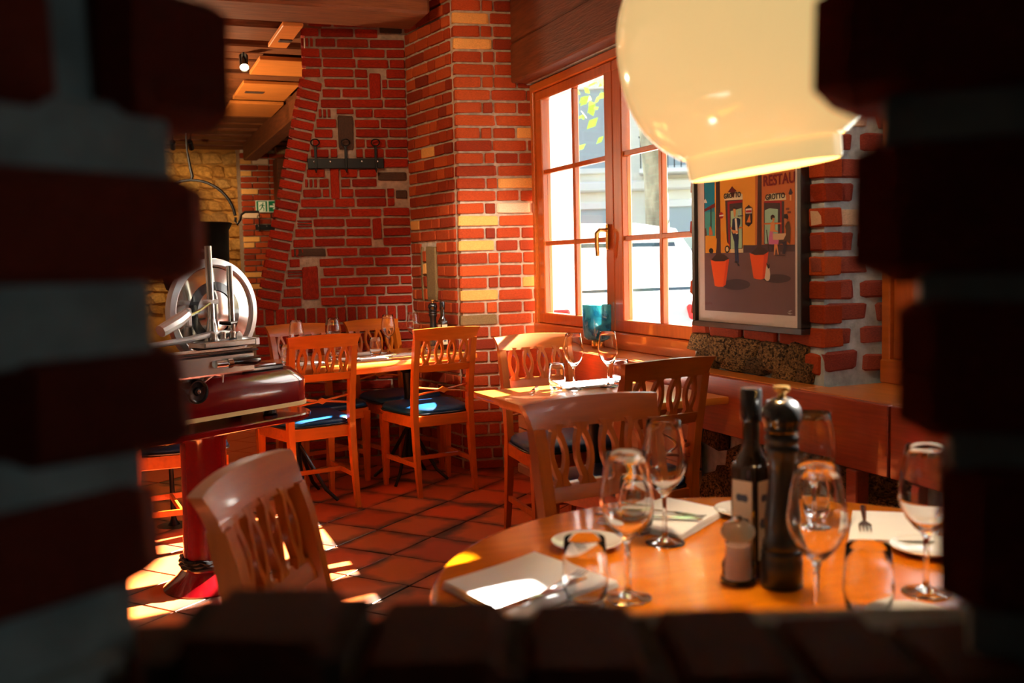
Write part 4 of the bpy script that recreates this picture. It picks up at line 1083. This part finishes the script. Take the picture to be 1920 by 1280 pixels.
# ------------------------------------------------------------------ picture
YL, ZB = 3.505, .974; PWd, PHt = .695, .985
t = thing('framed_picture', 'framed poster of a street cafe with orange plant pots, hanging on the brick wall', 'picture', (2.19, YL, ZB))
mb = MB(); fw = .022
for (y0, y1, z0, z1) in ((0, PWd, 0, fw), (0, PWd, PHt-fw, PHt), (0, fw, fw, PHt-fw), (PWd-fw, PWd, fw, PHt-fw)):
    mb.box((.014, -(y0+y1)/2, (z0+z1)/2), (.042, y1-y0, z1-z0), bev=.002)
part('frame', mb, m_picframe, t)
mb = MB(); mb.box((.012, -PWd/2, PHt/2), (.006, PWd-.03, PHt-.03)); part('mat_board', mb, m_mat_board, t, 0)
PU, PV = .062, .075                                   # lower left of the print inside the frame
PRINT = [((0,140,172),[(68,569),(151,562),(148,358),(76,365)]),((236,158,44),[(149,572),(415,559),(413,316),(336,318),(336,290),(77,293),(78,363),(146,361)]),((198,104,44),[(415,559),(642,546),(642,290),(411,316)]),((80,52,58),[(336,318),(411,316),(495,317),(642,312),(642,289),(336,290)]),((70,170,165),[(77,455),(149,453),(148,358),(76,363)]),((240,235,225),[(67,492),(71,502),(80,508),(89,498),(94,490)]),((120,20,35),[(70,467),(123,480),(149,487),(149,471),(73,457)]),((50,25,30),[(116,472),(123,472),(123,364),(116,364)]),((205,110,60),[(105,394),(117,398),(130,373),(130,361),(105,362)]),((90,60,50),[(72,390),(84,392),(90,362),(74,360)]),((74,58,62),[(219,492),(334,488),(332,305),(235,303),(227,346)]),((165,15,30),[(234,486),(334,487),(334,477),(248,477),(250,307),(240,305)]),((176,208,166),[(256,449),(327,457),(327,308),(255,305)]),((220,120,40),[(253,388),(329,387),(329,381),(253,381)]),((230,200,150),[(252,305),(336,305),(336,290),(252,291)]),((74,58,62),[(466,471),(584,466),(583,317),(465,318)]),((165,15,30),[(468,474),(570,468),(569,349),(561,349),(561,461),(468,467)]),((160,200,175),[(471,440),(499,446),(548,440),(547,318),(470,320)]),((220,110,40),[(468,395),(568,392),(568,386),(468,389)]),((240,225,185),[(213,493),(217,514),(240,519),(269,523),(306,518),(334,508),(334,488)]),((240,225,185),[(470,474),(481,493),(503,497),(532,498),(565,493),(593,486),(595,470)]),((72,36,32),[(161,561),(178,560),(188,279),(153,280)]),((72,36,32),[(441,556),(456,555),(451,294),(422,294)]),((78,54,58),[(380,171),(376,164),(363,158),(343,154),(318,150),(290,149),(261,149),(235,152),(214,156),(200,162),(195,168),(200,175),(214,181),(235,186),(261,189),(290,191),(318,190),(344,187),(363,183),(376,177)]),((78,54,58),[(621,195),(617,190),(606,185),(589,182),(567,179),(542,178),(516,179),(493,181),(475,184),(463,189),(459,193),(463,198),(475,203),(493,206),(516,209),(542,210),(567,209),(589,207),(606,203),(618,199)]),((66,34,28),[(118,264),(151,285),(181,289),(212,285),(244,268),(211,259),(150,258)]),((250,86,10),[(115,266),(150,259),(211,259),(245,269),(219,168),(201,160),(167,159),(143,163)]),((228,66,6),[(224,261),(245,269),(219,168),(201,160)]),((66,34,28),[(381,285),(419,306),(442,310),(465,305),(492,289),(465,280),(411,278)]),((250,86,10),[(377,288),(411,280),(465,280),(493,291),(473,196),(449,190),(418,191),(401,195)]),((228,66,6),[(466,280),(493,291),(473,196),(456,191)]),((236,150,30),[(84,306),(92,333),(112,347),(139,354),(161,348),(157,304)]),((236,150,30),[(187,376),(213,373),(225,336),(246,321),(243,298),(192,303)]),((40,28,30),[(136,301),(134,295),(128,291),(120,290),(112,292),(106,296),(104,301),(106,307),(112,310),(120,312),(128,310),(134,306)]),((40,28,30),[(248,305),(246,297),(240,292),(231,290),(223,292),(217,298),(214,305),(217,313),(223,318),(232,320),(240,318),(246,312)]),((235,200,140),[(241,305),(239,300),(236,297),(231,296),(227,297),(223,301),(222,305),(223,310),(227,313),(232,314),(236,313),(239,309)]),((175,15,30),[(208,435),(205,429),(200,425),(192,424),(184,426),(179,431),(177,437),(179,443),(185,447),(192,449),(200,447),(206,442)]),((240,235,225),[(179,438),(208,439),(208,433),(179,433)]),((30,48,92),[(277,354),(308,353),(304,311),(309,252),(299,252),(290,306),(296,256),(284,257),(280,316)]),((28,40,80),[(262,369),(268,418),(283,422),(305,421),(320,416),(319,399),(307,381),(308,343),(277,335)]),((240,225,200),[(283,420),(295,420),(304,362),(290,360)]),((225,150,90),[(273,459),(289,459),(291,443),(286,424),(278,427)]),((40,25,30),[(270,457),(275,464),(287,462),(290,456)]),((225,150,90),[(261,378),(269,378),(305,372),(304,365),(272,363)]),((40,25,30),[(279,257),(298,259),(299,253),(315,244),(311,239),(301,241),(297,250),(281,253)]),((60,50,60),[(303,430),(338,430),(338,426),(303,426)]),((150,200,210),[(308,449),(316,448),(316,429),(308,430)]),((58,36,40),[(351,395),(351,456),(362,460),(374,466),(386,459),(397,454),(396,397),(385,392),(373,385),(362,390)]),((240,228,215),[(354,452),(393,453),(393,434),(354,435)]),((180,25,30),[(356,446),(391,446),(391,437),(356,438)]),((225,130,50),[(359,402),(381,431),(386,400)]),((110,20,28),[(240,523),(257,535),(268,543),(279,534),(298,522),(284,519),(279,502),(262,502),(256,520)]),((60,40,60),[(609,490),(615,501),(621,509),(627,501),(634,491),(628,488),(626,470),(616,470),(613,489)]),((235,170,110),[(615,486),(627,485),(625,465),(617,466)]),((120,58,40),[(595,441),(614,442),(614,434),(595,434)]),((120,58,40),[(603,429),(623,429),(623,422),(603,422)]),((215,112,160),[(496,317),(495,338),(502,364),(517,368),(524,350),(542,336),(555,329),(550,315)]),((225,140,80),[(502,364),(508,393),(519,400),(532,393),(532,368),(550,362),(550,359),(523,361)]),((60,28,30),[(507,409),(507,418),(519,423),(531,417),(532,410),(519,412),(514,403)]),((225,140,80),[(516,410),(531,409),(529,400),(519,397)]),((225,140,80),[(528,317),(546,316),(554,278),(549,277),(539,305),(531,278),(525,278)]),((60,30,30),[(480,370),(485,369),(495,315),(520,312),(523,292),(518,292),(515,309),(496,311),(498,293),(493,293),(490,313)]),((218,180,140),[(519,354),(595,353),(595,331),(521,332)]),((90,60,60),[(555,331),(562,331),(563,280),(590,277),(590,273),(531,274),(531,277),(556,280)]),((92,62,40),[(595,348),(595,365),(589,378),(602,393),(614,395),(621,368),(618,314),(599,326),(575,324)]),((50,38,60),[(571,322),(599,328),(599,308),(590,280),(574,282),(583,309)]),((205,125,80),[(584,405),(600,404),(601,390),(588,388)]),((40,22,26),[(582,412),(586,420),(602,421),(609,410),(605,400),(600,404),(585,406)]),((225,205,180),[(470,193),(476,216),(479,234),(488,248),(500,232),(504,207),(501,192),(494,186),(483,185)]),((45,35,40),[(481,248),(485,251),(493,242),(500,249),(500,232),(491,229)]),((200,185,180),[(605,79),(620,83),(633,82),(620,80),(617,73),(615,79)]),((200,185,180),[(602,75),(633,72),(616,70),(626,68),(612,69)])]
mb = MB(); mb.add([(.0085, -.070, .064), (.0085, -.644, .064), (.0085, -.644, .920), (.0085, -.070, .920)], [(0, 1, 2, 3)]); pr = part('print', mb, flat(122, 84, 82), t, 0)
TOPS = {0, 1, 2}
for i, (c, P) in enumerate(PRINT):
    # bring the cut top edges (hidden by the lamp) up to the top of the print
    if i in (0, 1, 2, 21, 22): P = [(u, 920 if v > 520 else v) for u, v in P]
    mb = MB(); x = .0083-i*.00003
    vs = [mb.bm.verts.new((x, -max(70, min(644, u))/1000, max(64, min(920, v))/1000)) for u, v in P]
    f = mb.bm.faces.new(vs); f.normal_update()
    if f.normal.x > 0: f.normal_flip()
    me = bpy.data.meshes.new('motif'); mb.bm.to_mesh(me); mb.bm.free(); me.materials.append(flat(*c))
    obj('motif', me, pr)
def lettering(parent, s, size, mtx, m, ext=.0004, name='lettering', off=0):
    cu = bpy.data.curves.new('t', 'FONT'); cu.body = s; cu.size = size; cu.extrude = ext; cu.align_x = 'CENTER'; cu.offset = off
    to = bpy.data.objects.new('t', cu); COL.objects.link(to)
    dg = bpy.context.evaluated_depsgraph_get(); me = bpy.data.meshes.new_from_object(to.evaluated_get(dg)); me.name = name
    bpy.data.objects.remove(to); bpy.data.curves.remove(cu)
    me.materials.clear(); me.materials.append(m)
    o = bpy.data.objects.new(name, me); COL.objects.link(o); o.parent = parent; o.matrix_local = mtx
    return o
def pm(u, v, x=.0052, tilt=0): # on the print: right = -Y, up = Z, facing -X
    return Matrix.Translation((x, -u/1000, v/1000)) @ Matrix(((0, 0, -1, 0), (-1, 0, 0, 0), (0, 1, 0, 0), (0, 0, 0, 1))) @ Matrix.Rotation(tilt, 4, 'Z')
lettering(pr, 'GROTTO', .027, pm(270, 499), flat(40, 26, 30), off=.0006)
lettering(pr, 'GROTTO', .027, pm(535, 477), flat(40, 26, 30), off=.0006)
lettering(pr, 'RESTAU', .052, pm(556, 527, .0054), flat(128, 8, 16), off=.0012)
# glazing of the picture
mb = MB(); mb.box((.001, -PWd/2, PHt/2), (.002, PWd-.04, PHt-.04)); part('glazing', mb, m_pane, t, 0)

# ------------------------------------------------------------------ coat hooks on the hood
def hook_rail(label, P, rz, n_, w, group=None):
    t = thing('coat_rack', label, 'coat rack', P, rz)
    mb = MB(); mb.box((0, -.008, 0), (w, .012, .062), bev=.003); pt = part('rail', mb, m_black_metal, t)
    m2 = MB()
    for k in range(n_*2-1): m2.lathe([(.0065, 0), (.006, .004), (.0005, .006)], 10, mtx=Matrix.Translation((-w/2+.04+(w-.08)*k/(2*n_-2) if n_ > 1 else 0, -.014, .012)) @ Matrix.Rotation(pi/2, 4, 'X'), cap=False)
    part('stud', m2, m_steel, pt)
    for k in range(n_):
        x = -w/2+.05+(w-.1)*k/max(1, n_-1) if n_ > 1 else 0
        mb = MB(); mb.box((x, -.018, .03), (.016, .007, .15), bev=.002)
        mb.tube([(x+.026*cos(a*pi/10), -.030-.010*sin(a*pi/10), .128+.020*sin(a*pi/10)) for a in range(21)], .0045, 6)
        mb.tube([(x, -.018, -.04), (x, -.03, -.055), (x, -.05, -.05), (x, -.056, -.03)], .005, 6)
        part('hook', mb, m_black_metal, t)
    return t
hook_rail('black iron coat rack with three ringed hooks on the red brick hood', hood_pt(-.40, 1.895, .012), RZH, 3, .475)
hook_rail('small black coat hook below the exit sign in the back room', (1.80, 12.80, 1.76), 0, 2, .28)

# ------------------------------------------------------------------ exit sign
t = thing('exit_sign', 'green and white running man exit sign with arrow on the far brick pillar', 'exit sign', (1.675, 12.795, 1.945))
g = flat(8, 110, 70); wh = flat(226, 236, 214)
mb = MB(); mb.box((.155, 0, .073), (.31, .02, .146), bev=.003); part('plate', mb, wh, t)
def sg(P, m, dy, name):
    mb = MB(); mb.add([(x, -.0105-dy, z) for x, z in P], [tuple(range(len(P)))]); return part(name, mb, m, t, 0)
sg([(.008, .008), (.140, .008), (.140, .138), (.008, .138)], g, 0, 'green_field'); sg([(.156, .008), (.302, .008), (.302, .138), (.156, .138)], g, 0, 'green_field')
sg([(.030, .008), (.118, .008), (.118, .130), (.030, .130)], wh, .0003, 'doorway')
for P in ([(.080, .118), (.092, .118), (.096, .110), (.090, .102), (.080, .104)], [(.066, .098), (.088, .100), (.092, .086), (.084, .060), (.068, .058), (.072, .084)],
          [(.066, .098), (.048, .084), (.044, .068), (.050, .068), (.056, .080), (.072, .088)], [(.088, .098), (.102, .084), (.112, .086), (.110, .079), (.098, .077), (.086, .088)],
          [(.068, .062), (.056, .040), (.036, .030), (.036, .022), (.062, .032), (.078, .056)], [(.080, .062), (.094, .046), (.090, .016), (.100, .016), (.104, .050), (.088, .066)]):
    sg(P, g, .0006, 'running_man')
sg([(.170, .062), (.225, .062), (.205, .038), (.228, .038), (.262, .073), (.228, .108), (.205, .108), (.225, .084), (.170, .084)], wh, .0006, 'arrow')

# ------------------------------------------------------------------ iron cauldron hanging in the back room
t = thing('cauldron', 'black iron cauldron hanging by its arched handle in the back room', 'cauldron', (.60, 8.35, 0))
mb = MB(); mb.lathe([(.0005, 1.02), (.14, 1.03), (.23, 1.10), (.262, 1.22), (.268, 1.40), (.272, 1.56), (.295, 1.60), (.30, 1.615), (.292, 1.62), (.262, 1.58), (.25, 1.24), (.0005, 1.08)], 40, cap=False); part('pot', mb, m_black_metal, t, 40)
mb = MB(); e = Vector((cos(-.3), sin(-.3), 0))
mb.tube([(e.x*.335*cos(a*pi/24), e.y*.335*cos(a*pi/24), 1.63+.33*sin(a*pi/24)) for a in range(1, 24)], .012, 8)
for sg_ in (1, -1):
    b = e*sg_
    mb.tube([(b.x*.335, b.y*.335, 1.66), (b.x*.33, b.y*.33, 1.63), (b.x*.345, b.y*.345, 1.60), (b.x*.37, b.y*.37, 1.64), (b.x*.38, b.y*.38, 1.68), (b.x*.41, b.y*.41, 1.70), (b.x*.52, b.y*.52, 1.70)], .010, 8)
part('handle', mb, m_black_metal, t)
mb = MB(); mb.tube([(0, 0, 1.955), (.012, 0, 1.99), (.0, 0, 2.05), (-.02, 0, 2.2), (-.02, 0, 2.70)], [.011, .013, .012, .008, .008], 8); part('hanging_rod', mb, m_black_metal, t)

# ------------------------------------------------------------------ ceiling spots
def spot(loc, target, label, energy, group=None, size=radians(70), col=(1, .72, .42), blend=.6):
    d = (Vector(target)-Vector(loc)).normalized()
    t = thing('spotlight', label, 'spotlight', loc, 0, group)
    q = d.to_track_quat('-Z', 'Y'); Rm = q.to_matrix().to_4x4()
    mb = MB(); mb.lathe([(.032, -.0), (.032, .12), (.028, .125), (.0005, .125)], 20, mtx=Rm, cap=False); part('body', mb, m_black, t)
    mb = MB(); mb.lathe([(.0005, .006), (.029, .006)], 20, mtx=Rm, cap=False); part('lens', mb, m_bulb, t)
    mb = MB(); mb.tube([Rm @ Vector((0, 0, .08)), Vector((0, 0, .17)), Vector((0, 0, .25))], .008, 6); part('stem', mb, m_black, t)
    l = bpy.data.lights.new('spot', 'SPOT'); l.energy = energy; l.spot_size = size; l.spot_blend = blend; l.color = col; l.shadow_soft_size = .03
    lo = bpy.data.objects.new('spot_beam', l); COL.objects.link(lo); lo.parent = t; lo.matrix_local = Matrix.Translation(d*.02) @ Rm
    return t
spot((.885, 7.02, 2.60), (.75, 5.5, .9), 'small black ceiling spotlight by the hanging wood panels', 25)
spot((.84, 11.4, 2.56), (1.3, 13.4, 1.4), 'right of two tiny spots glinting under the far ceiling', 45)
spot((.65, 11.4, 2.56), (.8, 13.4, 1.6), 'left of two tiny spots glinting under the far ceiling', 45)
spot((.1, 3.6, 2.62), (1.35, 6.3, 1.6), 'added black ceiling spotlight above the slicer, out of view, to brighten the brick hood', 22, None, radians(75))  # unseen spot added to warm the hood bricks
spot((.45, 4.3, 2.62), (1.88, 5.9, 1.75), 'added black ceiling spotlight out of view, to brighten the brick pier', 40, None, radians(70))  # unseen lamp added for the pier's left face

spot((1.0, 2.2, 2.60), (2.2, 3.05, 1.5), 'added black ceiling spotlight out of view, to brighten the framed picture', 40, None, radians(60))  # added lamp, not seen, lifts the dim picture
spot((1.35, 3.3, 2.60), (1.98, 5.6, 1.15), 'added black ceiling spotlight out of view, imitating a bright patch on the lower pier', 300, None, radians(26), (1, .9, .76), .8)  # added spot stands in for the bright light on the pier front
t = thing('added_uplighter', 'tall uplighter added in the back room, out of view, to brighten the ceiling', 'lamp', (-.2, 7.8, 0))  # unseen uplighter added to light the hanging ceiling panels
mb = MB(); mb.lathe([(.15, 0), (.15, .02), (.02, .035), (.014, .05), (.014, 1.65), (.05, 1.67)], 24); part('pole', mb, m_black_metal, t)
mb = MB(); mb.lathe([(.0005, 1.66), (.06, 1.67), (.15, 1.75), (.152, 1.75), (.06, 1.68), (.0005, 1.675)], 32, cap=False); part('bowl', mb, m_brass, t)
l = bpy.data.lights.new('uplight', 'POINT'); l.energy = 250; l.color = (1, .74, .45); l.shadow_soft_size = .08
lo = bpy.data.objects.new('uplight_beam', l); COL.objects.link(lo); lo.parent = t; lo.location = (0, 0, 1.74)

# ------------------------------------------------------------------ outdoors
mb = MB(); mb.box((22.7, 12, -.18), (40, 60, .1)); o = part('street', mb, m_asphalt, None); o['kind'] = 'structure'; o['label'] = 'grey sunlit street outside the window'
mb = MB(); mb.box((3.12, 8.0, 2.0), (1.2, .5, 4.6)); o = part('wall_outside', mb, m_extwhite, None, loc=(0, 0, 0)); o['kind'] = 'structure'; o['label'] = 'white rendered wall outside, filling the left window panes'
# facade across the street
fx = Vector((cos(radians(30)), -sin(radians(30)), 0)); fo = Vector((13.0, 27.0, 0))
t = thing('building', 'pale stone town house with tall windows and balconies across the street', 'building', fo, radians(-30))
mb = MB(); mb.box((0, 1.5, 5.6), (26, 3, 11.4)); wl_ = part('wall', mb, m_facade, t)
for z in (3.4, 7.0, 10.8): mb = MB(); mb.box((0, -.12, z), (26.2, .3, .3), bev=.05); part('string_course', mb, m_facade_trim, t)
for i in range(9):
    x = -10+2.55*i
    for fl, (z, h) in enumerate(((1.6, 2.3), (5.1, 2.3), (8.6, 2.2))):
        mb = MB()
        for (cx, cz, w, hh) in ((x-.68, z, .2, h+.3), (x+.68, z, .2, h+.3), (x, z+h/2+.1, 1.56, .22), (x, z-h/2-.08, 1.66, .16)): mb.box((cx, -.06, cz), (w, .16, hh), bev=.02)
        wf = part('window', mb, m_facade_trim, t)
        mb = MB(); mb.box((x, -.02, z), (1.16, .06, h)); part('pane', mb, m_winshade, wf)
        if fl > 0 and i % 2:
            mb = MB(); mb.box((x, -.5, z-h/2-.2), (2.0, .9, .16), bev=.03); bb = part('balcony', mb, m_facade_trim, t)
            mb = MB(); mb.box((x, -.92, z-h/2+.75), (2.0, .05, .05))
            for q in range(11): mb.box((x-.95+.19*q, -.92, z-h/2+.3), (.03, .03, .9))
            part('railing', mb, m_black_metal, bb)
# street trees
def tree(label, loc, seed, lean, n, rmax, zc, zmin, s0, slope=False):
    t = thing('street_tree', label, 'tree', loc)
    mb = MB(); pts = [(-.05, 0, 0), (0, 0, 1.0), (-.02+lean*.2, .02, 2.2), (-.10+lean, .06, 3.4), (-.2+lean, .1, 4.6)]
    mb.tube(pts, [.2, .135, .125, .14, .11], 14); part('trunk', mb, m_bark, t)
    rt = random.Random(seed); mb = MB()
    for k in range(5):
        a = k*1.26; mb.tube([(-.15, .08, 3.9+.1*k), (-.15+.9*cos(a), .08+.9*sin(a), 4.9), (-.15+1.7*cos(a), .08+1.7*sin(a), 5.4+.2*k)], [.06, .04, .015], 6)
    part('branch', mb, m_bark, t)
    mb = MB()
    for k in range(n):
        a = rt.uniform(0, 2*pi); r = rmax*sqrt(rt.uniform(.0, 1)); z = zc+rt.gauss(0, .6)-.12*r
        p = Vector((-.15+r*cos(a), r*sin(a), max(zmin, z))); s = rt.uniform(s0, s0*2)
        if slope: p.z = 1.84+(loc[0]+p.x-2.37)*.645+abs(rt.gauss(0, .35))  # leaf heights follow the sun slope, so only high rays are blocked
        d = Vector((rt.gauss(0, 1), rt.gauss(0, 1), rt.gauss(0, 1))).normalized(); e1 = d.orthogonal().normalized(); e2 = d.cross(e1)
        mb.add([p-e1*s, p-e2*s*.5, p+e1*s, p+e2*s*.5], [(0, 1, 2, 3)])
    o = part('foliage', mb, m_leaf, t, 0); o['kind'] = 'stuff'
tree('rough grey tree trunk with leafy crown outside the right window sash', (5.45, 9.4, -.12), 5, 0, 3600, 2.6, 4.4, 2.85, .05)
tree('added dense street tree, out of view, its leaves set to shade the upper window', (5.35, 4.6, -.12), 8, 0, 5200, 2.0, 4.6, 3.66, .08, True)  # second tree added out of view to block high sun
# cars
def car(loc, rz, m, label, k=(1, 1, 1), van=False):
    t = thing('van' if van else 'car', label, 'van' if van else 'car', loc, rz)
    L, Wd = 2.15, .9
    if van: prof = [(-2.15, .35), (-2.15, 1.2), (-2.1, 2.3), (-1.9, 2.42), (1.0, 2.42), (1.35, 2.25), (1.75, 1.3), (2.1, 1.05), (2.15, .4)]
    else: prof = [(-2.15, .35), (-2.18, .75), (-2.05, 1.02), (-1.85, 1.38), (-1.65, 1.58), (-.9, 1.66), (.2, 1.62), (.55, 1.48), (1.05, 1.08), (1.9, .95), (2.13, .75), (2.15, .38)]
    prof = [(x, z*k[2]) for x, z in prof]
    mb = MB(); secs = []
    for w, ins in ((-Wd, .0), (-Wd*.97, .0), (Wd*.97, 0), (Wd, 0)):
        secs.append([(x, w*(1-.16*max(0, (z-1.0)/.7) if not van else 1-.04*max(0, z-1)), z) for x, z in prof])
    mb.sweep(secs); body = part('body', mb, m, t, 30)
    ws = lambda z: Wd*(1-.16*max(0, (z-1.0)/.7)) if not van else Wd*(1-.04*max(0, z-1))
    for sgn in (-1, 1):
        for (a, b, c, d) in (((-1.75, 1.06), (-.62, 1.06), (-.62, 1.52), (-1.55, 1.5)), ((-.54, 1.06), (.75, 1.06), (.42, 1.45), (-.54, 1.52))) if not van else (((.7, 1.3), (1.55, 1.3), (1.3, 1.95), (.7, 1.95)),):
            mb = MB(); mb.add([(x, sgn*(ws(z*k[2])+.008), z*k[2]) for x, z in (a, b, c, d)], [(0, 1, 2, 3)]); part('side_window', mb, m_carglass, t, 0)
        for x in (-1.35, 1.35):
            mb = MB(); mm = Matrix.Translation((x, sgn*(Wd-.10), .33)) @ Matrix.Rotation(pi/2, 4, 'X')
            mb.lathe([(.2, -.11), (.33, -.10), (.34, 0), (.33, .10), (.2, .11)], 28, mtx=mm); wh_ = part('wheel', mb, m_tyre, t)
            mb = MB(); mb.lathe([(.0005, -.118), (.19, -.115), (.2, -.10), (.2, .10), (.19, .115), (.0005, .118)], 20, mtx=mm, cap=False); part('hubcap', mb, m_alu, wh_)
    z0, z1 = (1.04*k[2], 1.5*k[2])
    if not van:
        mb = MB(); mb.add([(-2.04, -.72, z0), (-2.04, .72, z0), (-1.79, .66, z1*.97), (-1.79, -.66, z1*.97)], [(0, 1, 2, 3)]); part('rear_window', mb, m_carglass, t, 0)
        mb = MB(); mb.add([(1.06, -.74, 1.12*k[2]), (1.06, .74, 1.12*k[2]), (.60, .66, 1.47*k[2]), (.60, -.66, 1.47*k[2])], [(0, 1, 2, 3)]); part('windscreen', mb, m_carglass, t, 0)
        for y in (-.7, .7): mb = MB(); mb.box((-2.14, y, .85*k[2]), (.08, .22, .14), bev=.02); part('tail_light', mb, flat(170, 20, 24), t)
    else:
        mb = MB(); mb.add([(1.78, -.78, 1.3), (1.78, .78, 1.3), (1.40, .72, 2.2), (1.40, -.72, 2.2)], [(0, 1, 2, 3)]); part('windscreen', mb, m_carglass, t, 0)
    return t
car((4.2, 9.9, -.13), pi/2, m_carwhite, 'white car parked outside behind the middle window panes', (1, 1, 1.05))
car((7.2, 10.4, -.13), pi/2+.05, m_cargrey, 'silver car beyond the tree in the right window panes')
car((4.05, .9, -.13), -pi/2, m_carwhite, 'added white delivery van, out of view, keeping sun off the round table', (1, 1, 1.07), True)  # van added outside to block low sun through the second window
